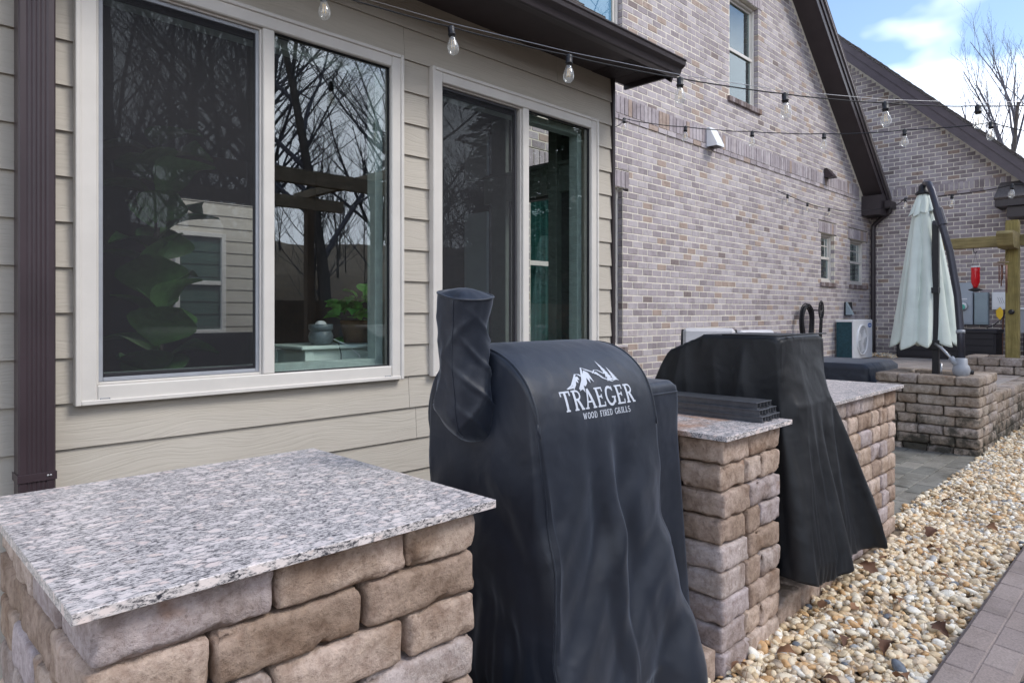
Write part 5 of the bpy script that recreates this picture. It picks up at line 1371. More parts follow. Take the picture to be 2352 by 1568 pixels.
# ------------------------------------------------------------------ things on the raised patio and the brick wall
ac = thing('air_conditioner', 'white outdoor air conditioner unit with round fan against the brick wall', 'air conditioner', (13.45, 4.41, UP))
def acu():
    x0, x1, y0, y1, z0, z1 = 12.94, 13.96, 4.26, 4.57, UP + .01, 1.27
    MB().box(x0 + .02, x1, y0, y1, z0, z1, .012).build('casing', M['whiteplastic'], ac)
    MB().box(x0 + .008, x0 + .0195, y0 + .03, y1 - .01, z0 + .02, z1 - .04).build('coil', M['coil'], ac)
    fr_ = MB()
    fr_.box(x0, x0 + .0195, y0 + .0, y0 + .028, z0, z1 - .04, .003); fr_.box(x0, x0 + .0195, y0, y1, z1 - .038, z1 - .001, .003); fr_.build('coil_frame', M['whiteplastic'], ac)
    fx, fz, fr2 = 13.38, .90, .27
    rg = MB(); pts = [(fx + fr2 * math.cos(2 * math.pi * i / 40), y0 - .008, fz + fr2 * math.sin(2 * math.pi * i / 40)) for i in range(41)]; rg.tube(pts, .018, 8, False); rg.build('fan_ring', M['whiteplastic'], ac, smooth=True)
    MB().prism([(fx + (fr2 - .01) * math.cos(2 * math.pi * i / 40), y0 - .0025, fz + (fr2 - .01) * math.sin(2 * math.pi * i / 40)) for i in range(40)], (0, .0015, 0)).build('fan_well', M['greyplastic'], ac)
    gl_ = MB()
    for i in range(36):
        a = 2 * math.pi * i / 36; gl_.tube([(fx + .06 * math.cos(a), y0 - .016, fz + .06 * math.sin(a)), (fx + fr2 * math.cos(a + .35), y0 - .01, fz + fr2 * math.sin(a + .35))], .0022, 4)
    for rr in (.12, .17, .22): gl_.tube([(fx + rr * math.cos(2 * math.pi * i / 32), y0 - .014, fz + rr * math.sin(2 * math.pi * i / 32)) for i in range(33)], .002, 4, False)
    gl_.build('fan_grille', M['whiteplastic'], ac)
    for i in range(3):
        a = 2 * math.pi * i / 3 + .4; bl = [(fx + .05 * math.cos(a - .5), y0 - .006, fz + .05 * math.sin(a - .5)), (fx + .24 * math.cos(a - .15), y0 - .009, fz + .24 * math.sin(a - .15)), (fx + .24 * math.cos(a + .75), y0 - .005, fz + .24 * math.sin(a + .75)), (fx + .05 * math.cos(a + .6), y0 - .0045, fz + .05 * math.sin(a + .6))]
        MB().prism(bl, (0, .0012, 0)).build('fan_blade', M['whiteplastic'], ac)
    MB().prism([(fx + .062 * math.cos(2 * math.pi * i / 24), y0 - .02, fz + .062 * math.sin(2 * math.pi * i / 24)) for i in range(24)], (0, .006, 0)).build('fan_hub', M['whiteplastic'], ac)
    MB().prism([(13.80 + .105 * math.cos(2 * math.pi * i / 28), y0 - .004, 1.165 + .042 * math.sin(2 * math.pi * i / 28)) for i in range(28)], (0, .003, 0)).build('badge', M['blue_badge'], ac)
    bt = MB()
    for i in range(7): bt.box(13.73 + i * .021, 13.742 + i * .021, y0 - .0055, y0 - .0045, 1.155, 1.175)
    bt.build('badge_lettering', M['whiteplastic'], ac)
    for xx in (13.05, 13.80): MB().box(xx, xx + .10, y0 - .02, y1, UP - .0, UP + .0095).build('foot', M['greyplastic'], ac)
into(ac, acu)
db = thing('deck_box', 'dark resin storage box against the far brick wall behind the umbrella', 'storage box', (14.55, 3.15, UP))
def deckb():
    x0, x1, y0, y1 = 14.30, 14.90, 2.36, 3.97
    MB().box(x0 + .02, x1 - .02, y0 + .02, y1 - .02, UP, 1.03, .01).build('body', M['deckbox'], db)
    for i in range(4):
        for a, b in ((y0 + .05, (y0 + y1) / 2 - .02), ((y0 + y1) / 2 + .02, y1 - .05)): MB().box(x0 + .006, x0 + .0195, a, b, UP + .04 + i * .115, UP + .148 + i * .115, .004).build('panel', M['deckbox'], db)
    MB().box(x0 - .01, x1, y0, y1, 1.032, 1.10, .012).build('lid', M['deckbox'], db)
into(db, deckb)
def wallbox(name, label, cat, y0, y1, z0, z1, dep, m, extra=None):
    t = thing(name, label, cat, (GX - dep / 2, (y0 + y1) / 2, z0))
    def b():
        MB().box(GX - dep, GX - .004, y0, y1, z0, z1, .008).build('case', M[m], t)
        MB().box(GX - dep - .008, GX - dep - .0005, y0 + .012, y1 - .012, z0 + .03, z1 - .02, .003).build('door', M[m], t)
        if extra: extra(t)
    into(t, b)
def disc(y, z, r, m, t, name, dep, th=.05):
    MB().lathe([(r, 0), (r, th), (r * .85, th + .02), (0, th + .022)], 24).build(name, M[m], t, smooth=False).matrix_local = Matrix.Translation((GX - dep, y, z)) @ Matrix.Rotation(R(-90), 4, 'Y')
def meter_extra(t):
    disc(2.965, 1.52, .085, 'greyplastic', t, 'meter_socket', .158, .03); disc(2.965, 1.52, .072, 'whiteplastic', t, 'meter_glass', .18, .045); disc(2.965, 1.505, .052, 'label_green', t, 'meter_disc', .2475, .002)
    MB().box(GX - .172, GX - .1685, 2.90, 3.03, 1.645, 1.665).build('meter_label', M['whiteplastic'], t)
wallbox('electric_meter', 'grey electric meter box with round glass meter on the far brick wall', 'electric meter', 2.82, 3.16, 1.18, 1.955, .15, 'meter', meter_extra)
wallbox('breaker_box', 'slim blue-grey disconnect box right of the electric meter', 'electrical box', 2.585, 2.80, 1.18, 1.77, .14, 'meter_dark')
def phone_extra(t):
    for i in range(3): MB().tube([(GX - .149, 2.34 + i * .03, 1.56), (GX - .149, 2.38 + i * .03, 1.68)], .004, 5).build('logo_stroke', M['greyplastic'], t)
    MB().tube([(GX - .08, 2.36, 1.45), (GX - .06, 2.38, 1.1), (GX - .05, 2.39, .6)], .014, 8).build('conduit', M['copper'], t)
    MB().tube([(GX - .09, 2.33, 1.46), (GX - .10, 2.36, 1.32), (GX - .08, 2.50, 1.18), (GX - .06, 2.62, 1.12)], .008, 6).build('cable', M['rubber'], t)
wallbox('utility_box', 'white rounded utility box with cables, on the far wall by the timber post', 'electrical box', 2.20, 2.53, 1.455, 1.77, .14, 'whiteplastic', phone_extra)
gc = thing('metal_cabinet', 'grey metal cabinet with white top edge at the far right behind the timber post', 'cabinet', (14.6, 1.75, UP))
into(gc, lambda: (MB().box(14.3, 14.9, 1.3, 2.05, UP + .5, 1.45, .01).build('body', M['greyplastic'], gc), MB().box(14.28, 14.92, 1.28, 2.07, 1.452, 1.49, .006).build('top', M['whiteplastic'], gc), MB().box(14.34, 14.86, 1.35, 2.0, UP, UP + .498, .006).build('stand', M['deckbox'], gc)))

# hose coil on a decorative hanger
hs = thing('garden_hose', 'black garden hose coiled on an ornate wall hanger by the brick wall', 'hose', (11.55, 4.5, 1.1))
def hose():
    for k in range(7):
        pts = []; r0 = .20 + .012 * k
        for i in range(33):
            a = 2 * math.pi * i / 32; pts.append((11.40 + (r0 * .9) * math.cos(a) + .006 * math.sin(5 * a + k), 4.50 - .022 * (k % 3) , 1.28 + r0 * 1.0 * math.sin(a) - (.12 if math.sin(a) < 0 else 0) * abs(math.sin(a))))
        MB().tube(pts, .0115, 7, False).build('coil', M['rubber'], hs, smooth=True)
    cx, cz = 11.80, 1.44
    hp = MB()
    hp.tube([(cx + .10 * math.cos(2 * math.pi * i / 28), 4.40, cz + .155 * math.sin(2 * math.pi * i / 28)) for i in range(29)], .012, 6, False)
    for i in range(6):
        a = math.pi * i / 6 + .2
        hp.tube([(cx - .09 * math.cos(a), 4.40, cz - .14 * math.sin(a)), (cx + .02 * math.sin(a), 4.392, cz), (cx + .09 * math.cos(a), 4.40, cz + .14 * math.sin(a))], .008, 5)
        hp.tube([(cx + .05 * math.cos(2 * a) + .02 * math.cos(2 * math.pi * k / 10), 4.40, cz + .08 * math.sin(2 * a) + .025 * math.sin(2 * math.pi * k / 10)) for k in range(11)], .006, 5, False)
    hp.build('hanger_plate', M['black'], hs)
    for dx in (-.05, 0, .05): MB().tube([(cx + dx, 4.40, cz - .12), (cx + dx, 4.42, cz - .55)], .009, 6).build('hanger_leg', M['black'], hs)
    MB().tube([(cx, 4.40, cz), (cx, 4.59, cz)], .012, 6).build('bracket', M['black'], hs)
into(hs, hose)

# flat covered fire table
ft = thing('covered_table', 'low flat table under a dark crinkled cover beside the umbrella planter', 'table', (8.2, 3.0, UP))
def ftab():
    olt = rect_outline(7.80, 8.85, 2.42, 3.85, .05, None)
    Pt = drape(olt, lambda x, y: .845 + 0 * x, .57, [push_box(7.80, 8.85, 2.42, 3.85, .5, .845), lambda P: np.maximum(P[..., 2], .56, out=P[..., 2])], lambda th, s: (.02 * np.cos(th) * s, .02 * np.sin(th) * s), 220, 12, 22, (8.32, 3.13), (1.10, 1.05), 30, 6, 3, .02)
    cloth_object(Pt, 'cover', M['cover_flat'], ft)
into(ft, ftab)
# two cushioned bar chairs showing over the covers
def chair(loc, rz, label):
    t = thing('patio_chair', label, 'chair', loc, 'cushioned chairs by the brick wall'); t.rotation_euler = (0, 0, rz)
    mb = MB(); V, F = cbox(.52, .13, .62, .045); mb.add([(p[0], p[1] + .20 + (p[2]) * .22, p[2] + .95) for p in V], F); mb.build('back_cushion', M['cushion'], t)
    mb = MB(); V, F = cbox(.52, .50, .11, .035); mb.add([(p[0], p[1] - .08, p[2] + .66) for p in V], F); mb.build('seat_cushion', M['cushion'], t)
    for sx in (-.29, .29):
        MB().tube([(sx, -.30, 0), (sx, -.30, .72), (sx, -.26, .76), (sx, .10, .76), (sx, .17, .75)], .015, 8).build('arm_frame', M['black'], t, smooth=True)
        MB().tube([(sx, .30, 0), (sx, .14, .62), (sx * .95, .26, 1.0), (sx * .92, .33, 1.24)], .015, 8).build('back_frame', M['black'], t, smooth=True)
    MB().box(-.29, .29, -.31, .18, .58, .602, .004).build('seat_frame', M['black'], t)
    return t
chair((6.20, 3.41, -.02), R(-62), 'cushioned grey patio chair half hidden left of the black grill cover')
chair((7.05, 3.12, -.05), R(-18), 'cushioned grey patio chair peeking over the top of the black grill cover')

# ------------------------------------------------------------------ string lights
def bulb_meshes():
    so = MB(); so.lathe([(.004, .012), (.016, .006), (.0175, -.004), (.0165, -.028), (.0195, -.030), (.0195, -.036), (.0165, -.038), (.0165, -.046)], 14)
    gl_ = MB(); gl_.lathe([(.0135, -.046), (.0155, -.056), (.024, -.078), (.0285, -.098), (.027, -.116), (.018, -.130), (.004, -.136)], 18)
    fi = MB()
    for k in range(4):
        a = k * 1.57; fi.tube([(.006 * math.cos(a), .006 * math.sin(a), -.062), (.009 * math.cos(a), .009 * math.sin(a), -.105)], .0012, 4)
    return so.mesh('socket', M['black'], True), gl_.mesh('bulb', M['bulb'], True), fi.mesh('filament', M['filament'])
M['filament'] = simple('filament', (.75, .50, .18), .5)
SOCK, BULB, FIL = bulb_meshes()
def strand(name, label, pts, bulbs, sag, scale=1.0, guide=False, seed=0, r=.0042):
    rn = random.Random(seed)
    t = thing(name, label, 'string lights', (0, 0, 0), 'string lights over the patio')
    path = []
    anchors = [Vector(p) for p in pts]
    for a, b in zip(anchors, anchors[1:]):
        L_ = (b - a).length
        side = rn.uniform(.7, 1.2)
        for i in range(14):
            s = i / 14; p = a.lerp(b, s); p.z -= sag * side * 4 * s * (1 - s) * L_ + .004 * math.sin(s * 9 + rn.uniform(0, 1)) * sag * 20; path.append(p)
    path.append(anchors[-1])
    MB().tube(path, r, 6).build('cord', M['rubber'], t, smooth=True)
    if guide:
        MB().tube([p + Vector((0, 0, .018)) for p in anchors], .0018, 5).build('guide_wire', M['steel'], t)
    for k in bulbs:
        p = anchors[k]; s = link('socket', SOCK, t); s.location = p - Vector((0, 0, .004)); s.scale = (scale,) * 3; s.rotation_euler = (rn.uniform(-.08, .08), rn.uniform(-.08, .08), rn.uniform(0, 3))
        b = link('bulb', BULB, s); f = link('filament', FIL, s)
strand('string_light', 'nearest string of clear bulbs with steel guide wire, running past the eave', [(1.178, 3.136, 2.926), (1.631, 2.894, 2.923), (2.156, 2.582, 2.813), (2.683, 2.266, 2.728), (3.222, 1.940, 2.663), (3.770, 1.604, 2.627), (4.332, 1.254, 2.624), (4.894, 0.904, 2.652), (5.467, 0.543, 2.712)], range(1, 8), .012, 1.0, True, 1, .0036)
strand('string_light', 'middle string of bulbs starting at the siding corner, sagging across the gable', [(4.27, 3.20, 2.87), (5.771, 4.129, 3.408), (5.909, 3.496, 3.226), (6.036, 2.873, 3.085), (6.199, 2.286, 2.986), (6.257, 1.663, 2.913), (6.278, 1.076, 2.861), (6.432, 0.639, 2.680)], range(1, 7), .022, 1.0, False, 2)
strand('string_light', 'lowest string of bulbs looped along the brick wall to the hood roof', [(10.45, 4.56, 3.31), (10.75, 4.53, 3.28), (11.55, 4.53, 3.24), (12.52, 4.53, 3.26), (13.35, 4.53, 3.30), (14.30, 4.18, 3.42), (10.735, 2.842, 3.024), (10.385, 2.202, 2.951), (9.837, 1.477, 2.913), (9.777, 0.971, 2.905)], [1, 2, 3, 6, 7, 8], .020, 1.15, False, 3, .006)

# ------------------------------------------------------------------ edging, pebbles, slate, leaves
ed_ = MB(); prof = [(.44, -.05), (.44, .045), (.455, .066), (.60, .078), (.645, .075), (.675, .055), (.688, .02), (.69, -.05)]
ed_.extrude_x(prof, 1.0, 16, True); edging = struct(ed_.build('garden_edging', M['curb'], smooth=False))
eb = []
for w in (.099, .097):
    v_, f_ = cbox(.207, w, .020, .004); eb.append(MB().add(v_, f_).mesh('brick', M['curb']))
for i in range(62):
    x = 1.9 + i * .212
    for j, (yy, w) in enumerate(((.505, 0), (.606, 1))):
        o = link('brick', eb[w], edging); o.location = (x + (.106 if j else 0) + random.uniform(-.004, .004), yy, .0640 + (.0077 if j else 0)); o.rotation_euler = (.075, 0, random.uniform(-.012, .012))

def pebbles(name, m, region, count_fn, size, zbase, sub, seed, flat=.6):
    rng = np.random.default_rng(seed)
    bm = bmesh.new(); bmesh.ops.create_icosphere(bm, subdivisions=sub, radius=1.0); TV = np.array([v.co[:] for v in bm.verts]); TF = np.array([[v.index for v in f.verts] for f in bm.faces]); bm.free()
    # a few lumpy shapes
    shapes = []
    for k in range(10):
        d = TV.copy(); o = rng.uniform(-20, 20, 3)
        f = np.array([1 + .22 * mnoise.noise(Vector((p * 1.1 + o).tolist())) + .10 * mnoise.noise(Vector((p * 2.3 + o).tolist())) for p in d]); shapes.append(d * f[:, None])
    shapes = np.array(shapes)
    pts = count_fn(rng); n = len(pts)
    s = np.clip(rng.lognormal(math.log(size), .34, n), size * .45, size * 2.1)
    sc = np.stack([s * rng.uniform(.95, 1.45, n), s * rng.uniform(.75, 1.05, n), s * rng.uniform(.45, .8, n)], 1)
    a = rng.uniform(0, 2 * np.pi, n); tx = rng.normal(0, .35, n); ty = rng.normal(0, .35, n)
    cz, sz_ = np.cos(a), np.sin(a); cx, sx = np.cos(tx), np.sin(tx); cy_, sy = np.cos(ty), np.sin(ty)
    Rz = np.zeros((n, 3, 3)); Rz[:, 0, 0] = cz; Rz[:, 0, 1] = -sz_; Rz[:, 1, 0] = sz_; Rz[:, 1, 1] = cz; Rz[:, 2, 2] = 1
    Rx = np.zeros((n, 3, 3)); Rx[:, 0, 0] = 1; Rx[:, 1, 1] = cx; Rx[:, 1, 2] = -sx; Rx[:, 2, 1] = sx; Rx[:, 2, 2] = cx
    Ry = np.zeros((n, 3, 3)); Ry[:, 1, 1] = 1; Ry[:, 0, 0] = cy_; Ry[:, 0, 2] = sy; Ry[:, 2, 0] = -sy; Ry[:, 2, 2] = cy_
    RM = Rz @ Rx @ Ry
    base = shapes[rng.integers(0, 10, n)] * sc[:, None, :]
    V = np.einsum('nij,nkj->nki', RM, base) + pts[:, None, :]
    F = TF[None] + (np.arange(n) * len(TV))[:, None, None]
    return V.reshape(-1, 3), F.reshape(-1, 3)
def near_pts(x0, x1, y0, y1, dens, zs, excl=()):
    def f(rng):
        n = int((x1 - x0) * (y1 - y0) * dens); out = []
        for z, k in zs:
            m = int(n * k); p = np.stack([rng.uniform(x0, x1, m), rng.uniform(y0, y1, m), np.full(m, z) + rng.normal(0, .005, m)], 1); out.append(p)
        p = np.concatenate(out); ok = np.ones(len(p), bool)
        for ex in excl: ok &= ~((p[:, 0] > ex[0]) & (p[:, 0] < ex[1]) & (p[:, 1] > ex[2]) & (p[:, 1] < ex[3]))
        p = p[ok]
        # heap up a little in the middle and against the stones
        p[:, 2] += .018 * np.sin(p[:, 0] * 2.1) * np.sin(p[:, 1] * 7) + .012
        return p
    return f
layers = [(.004, .75), (.020, .8), (.032, .45)]
VA, FA = pebbles('a', None, None, near_pts(1.5, 5.2, .69, 1.262, 1650, layers), .0142, 0, 2, 1)
VB, FB = pebbles('b', None, None, near_pts(4.84, 8.6, .69, 1.40, 1500, layers), .0150, 0, 1, 2)
VC, FC = pebbles('c', None, None, near_pts(8.3, 15.5, .69, 1.43, 1150, [(.01, .7), (.028, .5)]), .0165, 0, 1, 3)
VD, FD = pebbles('d', None, None, near_pts(13.95, 14.85, 3.9, 4.55, 500, [(UP + .0, .7), (UP + .02, .5)]), .022, 0, 1, 4)
Vs = np.concatenate([VA, VB, VC, VD]); o1 = len(VA); o2 = o1 + len(VB); o3 = o2 + len(VC)
Fs = np.concatenate([FA, FB + o1, FC + o2, FD + o3])
gv = npmesh('gravel', Vs, Fs, M['pebble'], None, True); tag(gv, 'cream and tan river pebbles filling the strip along the stonework', 'gravel', kind='stuff')
VS, FS = pebbles('s', None, None, near_pts(1.8, 9, -.6, .438, 700, [(.0, .7), (.015, .5)]), .021, 0, 1, 6)
sl_ = npmesh('slate_mulch', VS, FS, M['slate'], None, False); tag(sl_, 'dark slate chips beyond the stamped edging', 'gravel', kind='stuff')
bed = MB(); bed.box(1.2, 16, .66, 1.42, -.03, .002); struct(bed.build('gravel_bed', simple('dirt', (.17, .13, .09), .95, 0, .3, 30)))

def leaf_mesh(name, m, w, l, fold, curl, lobes=0, seed=0):
    rn = random.Random(seed); n = 10; V = []; F = []
    for i in range(n + 1):
        t = i / n; wd = w * math.sin(math.pi * min(1, t ** .75)) * (1 + (.28 * math.sin(t * math.pi * lobes) if lobes else 0))
        wd = max(wd, .002 * w / .05)
        z = curl * math.sin(t * math.pi * .9) * l
        for s in (-1, -.5, 0, .5, 1): V.append((wd * s, t * l, z + fold * abs(s) * wd + .06 * w * math.sin(6 * t + 3 * s)))
    for i in range(n):
        for k in range(4): a = i * 5 + k; F.append((a, a + 1, a + 6, a + 5))
    me = MB().add(V, F).mesh(name, m, True); return me
dl = [leaf_mesh('fallen_leaf', M['deadleaf'], .020 + .004 * k, .075 + .012 * k, .35, .25, 3 + k, k) for k in range(4)]
rn = random.Random(21)
spots = [(2.55, .95), (2.62, 1.15), (2.95, 1.05), (3.05, .85), (3.25, 1.08), (3.5, .98), (3.35, .78), (3.75, 1.12), (3.95, .92), (4.1, 1.17), (4.35, .98), (4.6, 1.1), (2.45, 1.19), (2.75, .76), (5.1, .9), (5.6, 1.15), (3.15, 1.18), (2.35, .9)]
for i, (x, y) in enumerate(spots):
    o = link('fallen_leaf', dl[i % 4]); o.location = (x, y, .060 + rn.uniform(0, .006)); o.rotation_euler = (rn.uniform(-.35, .35), rn.uniform(-.5, .5), rn.uniform(0, 6.28))
    tag(o, 'dry brown fallen leaf lying on the pebbles', 'leaf', 'fallen leaves on the pebbles')

# ------------------------------------------------------------------ plants and furniture behind the glass
st = thing('side_table', 'small mint green table with turned legs inside the big window', 'table', (2.05, 3.62, .5))
def sidet():
    x0, x1, y0, y1, z = 1.80, 2.52, 3.42, 3.86, 1.215
    MB().box(x0, x1, y0, y1, z - .022, z, .006).build('table_top', M['mint'], st)
    MB().box(x0 + .04, x1 - .04, y0 + .03, y0 + .05, z - .11, z - .023).build('apron', M['mint'], st); MB().box(x0 + .04, x0 + .06, y0 + .051, y1 - .05, z - .11, z - .023).build('apron', M['mint'], st)
    for lx in (x0 + .055, x1 - .055):
        for ly in (y0 + .045, y1 - .045):
            lg = MB(); lg.box(lx - .027, lx + .027, ly - .027, ly + .027, z - .125, z - .0235, .003); lg.lathe([(.022, z - .125), (.032, z - .14), (.03, z - .16), (.018, z - .2), (.028, z - .28), (.022, z - .45), (.016, .52)], 14, (lx, ly, 0)); lg.build('leg', M['mint'], st)
into(st, sidet)
ww = thing('wax_warmer', 'grey glazed wax warmer on the mint table inside the window', 'wax warmer', (1.97, 3.52, 1.217))
MB().lathe([(.05, 0), (.065, .02), (.07, .05), (.062, .072), (.058, .078)], 24).build('base', M['glaze'], ww, smooth=True); MB().lathe([(.058, .079), (.068, .09), (.068, .115), (.06, .118), (.05, .105), (.0, .10)], 24, closed=False).build('dish', M['glaze'], ww, smooth=True)
MB().lathe([(.035, .104), (.03, .125), (.018, .135), (.0, .138)], 18).build('wax_melt', M['whiteplastic'], ww, smooth=True); MB().tube([(.05, -.05, .02), (.06, -.09, .01), (.065, -.11, -.05), (.065, -.115, -.25)], .003, 6).build('cord', M['rubber'], ww); MB().tube([(.07, -.02, .03), (.12, -.07, .0), (.18, -.115, -.06), (.23, -.12, -.22)], .003, 6).build('cord', M['whiteplastic'], ww)
bp_ = thing('potted_pothos', 'bright green trailing pothos in a wicker basket on the mint table', 'plant', (2.28, 3.64, 1.217))
MB().lathe([(.075, 0), (.085, .06), (.10, .13), (.095, .135), (.0, .12)], 22).build('basket', M['wicker'], bp_, smooth=True)
plm = [leaf_mesh('leaf', M['leaf'], .035 + .006 * k, .085 + .012 * k, .35, .12, 0, k) for k in range(3)]
rn = random.Random(4)
for i in range(62):
    a = rn.uniform(0, 6.28); rr = rn.uniform(.02, .19); h = .15 + .20 * max(0, 1 - rr / .2) * rn.uniform(.3, 1) + rn.uniform(-.02, .05)
    if rr > .12 and rn.random() < .6: h = rn.uniform(-.06, .15)
    o = link('leaf', rn.choice(plm), bp_); o.location = (rr * math.cos(a) + .03, rr * math.sin(a) * .7, h); o.rotation_euler = (rn.uniform(-.9, .5), rn.uniform(-.5, .5), a - 1.57 + rn.uniform(-.6, .6))
fp = thing('fiddle_fig', 'large dark fiddle-leaf fig plant behind the left window screen', 'plant', (1.30, 4.15, .5))
MB().lathe([(.11, 0), (.14, .28), (.13, .30), (.0, .27)], 20).build('pot', M['glaze'], fp, smooth=True)
MB().tube([(0, 0, .27), (.02, .01, .8), (-.01, .0, 1.3), (.03, .02, 1.78)], .014, 8).build('stem', M['bark'], fp, smooth=True)
fgm = [leaf_mesh('leaf', M['figleaf'], .115 + .02 * k, .29 + .03 * k, .22, .18, 2, k + 5) for k in range(3)]
rn = random.Random(12)
for i in range(26):
    h = .50 + 1.34 * i / 25; a = i * 2.4 + rn.uniform(-.4, .4)
    o = link('leaf', rn.choice(fgm), fp); o.location = (.02 * math.cos(a), .02 * math.sin(a), h); o.rotation_euler = (rn.uniform(-.1, .75), rn.uniform(-.3, .3), a)
    MB().tube([(0, 0, h - .03), (.03 * math.cos(a + 1.57), .03 * math.sin(a + 1.57), h)], .005, 5).build('petiole', M['figleaf'], fp)

# ------------------------------------------------------------------ bare trees
def bare_tree(name, label, base, height, r0, spread, seed, upright=.6, levels=5, group='bare winter trees', split0=.3, n1=9):
    rn = random.Random(seed); t = thing(name, label, 'tree', base, group)
    tr = MB(); br = MB()
    def limb(mb, p, d, L_, r, lv):
        pts = [p]; rs = [r]; n = 5 if lv < 2 else (4 if lv < 4 else 3)
        for i in range(n):
            d = (d + Vector((rn.uniform(-1, 1), rn.uniform(-1, 1), rn.uniform(-.5, 1) * .6)) * (.10 + .05 * lv) + Vector((0, 0, .05 * upright))).normalized()
            pts.append(pts[-1] + d * (L_ / n)); rs.append(r * (1 - .72 * (i + 1) / n))
        mb.tube(pts, rs, 8 if lv == 0 else (5 if lv < 3 else 3), caps=False)
        if lv >= levels: return
        k = n1 if lv == 0 else (5 if lv < levels - 1 else 4)
        for i in range(k):
            s = (split0 if lv == 0 else .25) + (1 - (split0 if lv == 0 else .25)) * (i + rn.uniform(.1, .9)) / k
            f = s * n; j = min(int(f), n - 1); q = pts[j].lerp(pts[j + 1], f - j); rr = rs[j] + (rs[j + 1] - rs[j]) * (f - j)
            a = rn.uniform(0, 6.28); side = Vector((math.cos(a), math.sin(a), 0)); dd = (d * upright + side * spread * (1.1 - .35 * s) + Vector((0, 0, .35))).normalized()
            limb(br, q, dd, L_ * rn.uniform(.38, .58) * (1.12 - .4 * s), max(rr * .62, .0035), lv + 1)
    limb(tr, Vector((0, 0, 0)), Vector((rn.uniform(-.05, .05), rn.uniform(-.05, .05), 1)).normalized(), height * .82, r0, 0)
    tr.build('trunk', M['bark'], t, smooth=True); me = bpy.data.meshes.new('crown'); me.from_pydata([tuple(v) for v in br.v], [], br.f); me.materials.append(M['twig']); me.update(); link('crown', me, t)
    return t
bare_tree('bare_tree', 'bare vase-shaped tree with fine twigs rising behind the far gable roof', (32.0, 5.0, 0), 11.3, .19, .62, 3, .95, 4, n1=18, split0=.25)
bare_tree('bare_tree', 'bare tree whose thin branches reach in at the upper right edge', (14.2, -2.6, 0), 9.5, .16, 1.15, 8, .5, 4, n1=12, split0=.35)
# trees behind the camera, seen in the window glass
rt_ = [(9.4, -10.0, 15, .17, 31), (7.2, -13, 13, .12, 32), (12.5, -12.5, 14, .13, 33), (5.0, -15, 15, .15, 34), (15.5, -16, 15, .16, 35), (10.5, -18, 16, .16, 36), (3.0, -11.5, 12, .11, 37), (11, -9.0, 10, .10, 38), (8.0, -22, 17, .2, 39), (14, -24, 17, .2, 40), (-2, -14, 14, .15, 41), (6.3, -10.5, 11, .09, 42), (9.0, -15, 14, .12, 43), (12, -20, 16, .15, 44), (1, -18, 15, .14, 45), (7.6, -17.5, 15, .13, 46)]
nms = ('tallest straight', 'slim', 'forked', 'broad', 'thick', 'far', 'short', 'low branching', 'hill', 'second hill', 'left-hand', 'thin', 'middle', 'farthest', 'leftmost far', 'densely twigged')
for i, (x, y, h, r_, s_) in enumerate(rt_):
    bare_tree('bare_tree', f'{nms[i]} bare tree in the woods reflected in the window glass', (x, y, 0 if y > -12 else 1.0), h, r_, 1.0, s_, .5, 4, 'bare trees reflected in the windows', .22, 13)
def evergreen(base, h, w, seed, label):  # added trees that keep the sky's reflection out of the second window
    rng = np.random.default_rng(seed); t = thing('added_evergreen', label, 'tree', base, 'added evergreens blocking mirrored sky')
    MB().tube([(0, 0, 0), (0, 0, h * .95)], [.16, .02], 8).build('trunk', M['bark'], t, smooth=True)
    n = 9000; z = h * (.06 + .94 * rng.power(.75, n)); z = h * 1.0 - (h * .95) * np.sqrt(rng.uniform(0, 1, n)); rad = w * (1 - z / h) ** .75 * np.sqrt(rng.uniform(.05, 1, n)) * (1 + .3 * np.sin(z * 5)); a = rng.uniform(0, 6.283, n)
    c = np.stack([rad * np.cos(a), rad * np.sin(a), z - rad * .25], 1); s = rng.uniform(.16, .38, n)
    d1 = np.stack([np.cos(a), np.sin(a), rng.uniform(-.5, .2, n)], 1); d2 = np.stack([-np.sin(a), np.cos(a), rng.uniform(-.4, .4, n)], 1) * .35
    V = np.stack([c - d2 * s[:, None], c + d1 * s[:, None], c + d2 * s[:, None], c - d1 * s[:, None] * .6], 1).reshape(-1, 3); npmesh('crown', V, np.arange(n * 4).reshape(-1, 4), M['conifer'], t)
M['conifer'] = leafmat('conifer_needles', (.022, .045, .018), (.04, .07, .028), .8)
for i, (x, y, h, w, lb) in enumerate([(15.5, -7.8, 13, 2.4, 'dark evergreen added to block mirrored sky beside the sliding window mullion'), (18.5, -8.6, 15, 2.8, 'tall dark evergreen added to block sky mirrored in the second window'), (22, -9.0, 14, 2.8, 'rightmost dark evergreen added to block sky mirrored in the second window'), (29, -11, 15, 3, 'outermost dark evergreen added to block sky mirrored in the second window'), (19.5, -13, 17, 3, 'rear dark evergreen added to block sky mirrored in the second window'), (25.5, -9, 15, 3, 'far dark evergreen added to block sky mirrored in the second window')]): evergreen((x, y, 0), h, w, 60 + i, lb)
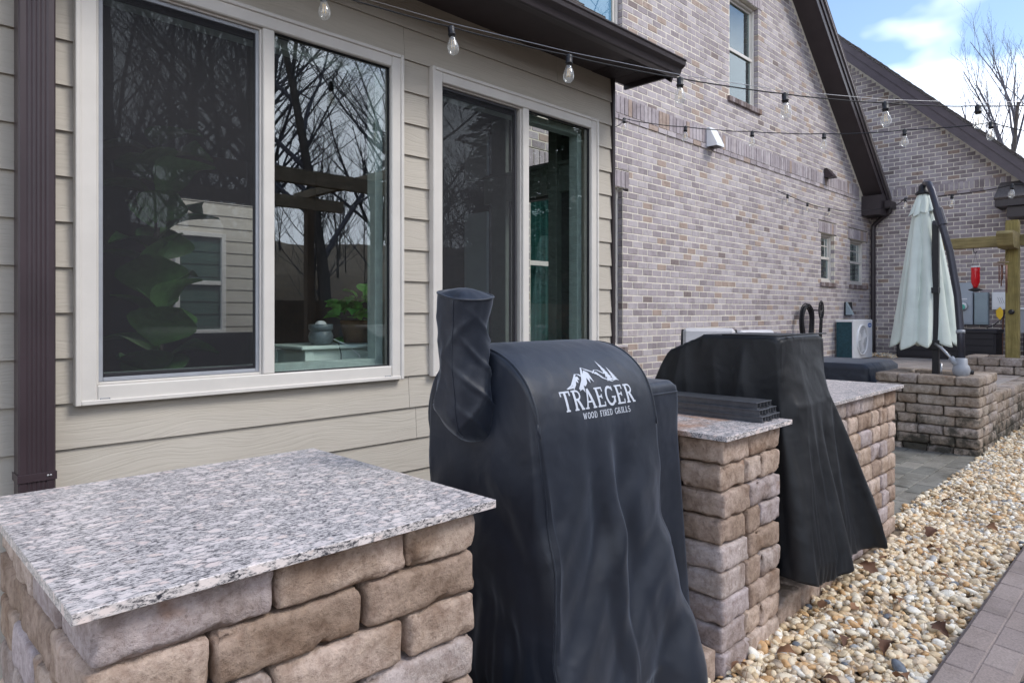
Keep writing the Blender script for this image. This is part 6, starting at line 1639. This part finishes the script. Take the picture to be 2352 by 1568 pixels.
# thinner trees up the wooded slope, four kinds copied
proto = []
for i in range(4):
    t = bare_tree('bare_tree', 'thin bare tree on the wooded slope mirrored in the window glass', (0, 0, 0), 9 + i, .07 + .012 * i, .8, 90 + i, .7, 3, 'thin trees on the mirrored slope', .18, 11); proto.append(t)
hill_o = bpy.data.objects['hill']; hbv = BVHTree.FromObject(hill_o, bpy.context.evaluated_depsgraph_get())
rn = random.Random(77)
for i in range(64):
    y = -11.5 - 24 * rn.random() ** 1.2; Yv = 6.3 - y; x = Yv * rn.uniform(.2, .95)
    src = proto[i % 4]
    if i < 4: t = src
    else:
        t = src.copy(); COL.objects.link(t)
        for ch in src.children: c_ = ch.copy(); COL.objects.link(c_); c_.parent = t
    hit = hbv.ray_cast(Vector((x, y, 60)), Vector((0, 0, -1)))
    t.location = (x, y, (hit[0].z if hit[0] else 0) - .05); t.rotation_euler = (0, 0, rn.uniform(0, 6.28)); s_ = rn.uniform(.35, .72); t.scale = (s_, s_, s_)
# pergola and fence behind the camera, seen in the glass
pg = thing('pergola', 'timber pergola with tan beams mirrored in the large window', 'pergola', (4.5, -3.5, 0))
def perg():
    for x in (2.2, 6.2):
        for y in (-3.0, -5.2): MB().box(x - .07, x + .07, y - .07, y + .07, 0, 3.30, .005).build('post', M['fence'], pg, origin=(x, y, 1.6))
    for y in (-3.0, -5.2): MB().box(1.6, 6.9, y - .05, y + .05, 3.302, 3.52, .005).build('beam', M['beam'], pg, origin=(4.2, y, 3.4))
    for x in (2.2, 6.2): MB().box(x - .05, x + .05, -5.7, -2.6, 3.522, 3.66, .005).build('rafter', M['beam'], pg, origin=(x, -4, 3.6))
into(pg, perg)
fn = thing('wooden_fence', 'brown vertical board fence mirrored low in the window glass', 'fence', (8, -6.4, 0))
pb = MB(); v_, f_ = cbox(.138, .02, 1.62, .003); pb.add(v_, f_); pbm = pb.mesh('plank', M['fence'])
for i in range(110):
    o = link('plank', pbm, fn); o.location = (-8 + i * .145, random.uniform(-.004, .004), .84 + random.uniform(-.008, .008))
for z in (.45, 1.25): MB().box(-8, 8, .0125, .052, z, z + .09).build('rail', M['fence'], fn)

# dry pine needles scattered over the pebbles, too many and thin to count
rng = np.random.default_rng(5); n = 420
nx_ = rng.uniform(2.2, 6.5, n); ny_ = rng.uniform(.70, 1.24, n); a = rng.uniform(0, 6.28, n); l = rng.uniform(.02, .055, n)
V = []; F = []
for i in range(n):
    d = Vector((math.cos(a[i]), math.sin(a[i]), random.uniform(-.2, .2))) * l[i]; s_ = Vector((-math.sin(a[i]), math.cos(a[i]), 0)) * .0009; p = Vector((nx_[i], ny_[i], .060 + random.uniform(-.008, .012))); m_ = Vector((0, 0, .006))
    o = len(V); V += [p - d - s_, p - d + s_, p + m_ + s_, p + m_ - s_, p + d + s_, p + d - s_]; F += [(o, o + 1, o + 2, o + 3), (o + 3, o + 2, o + 4, o + 5)]
ps = MB().add(V, F).build('pine_straw', M['deadleaf']); tag(ps, 'dry brown pine needles scattered on the pebbles', 'pine needles', kind='stuff')
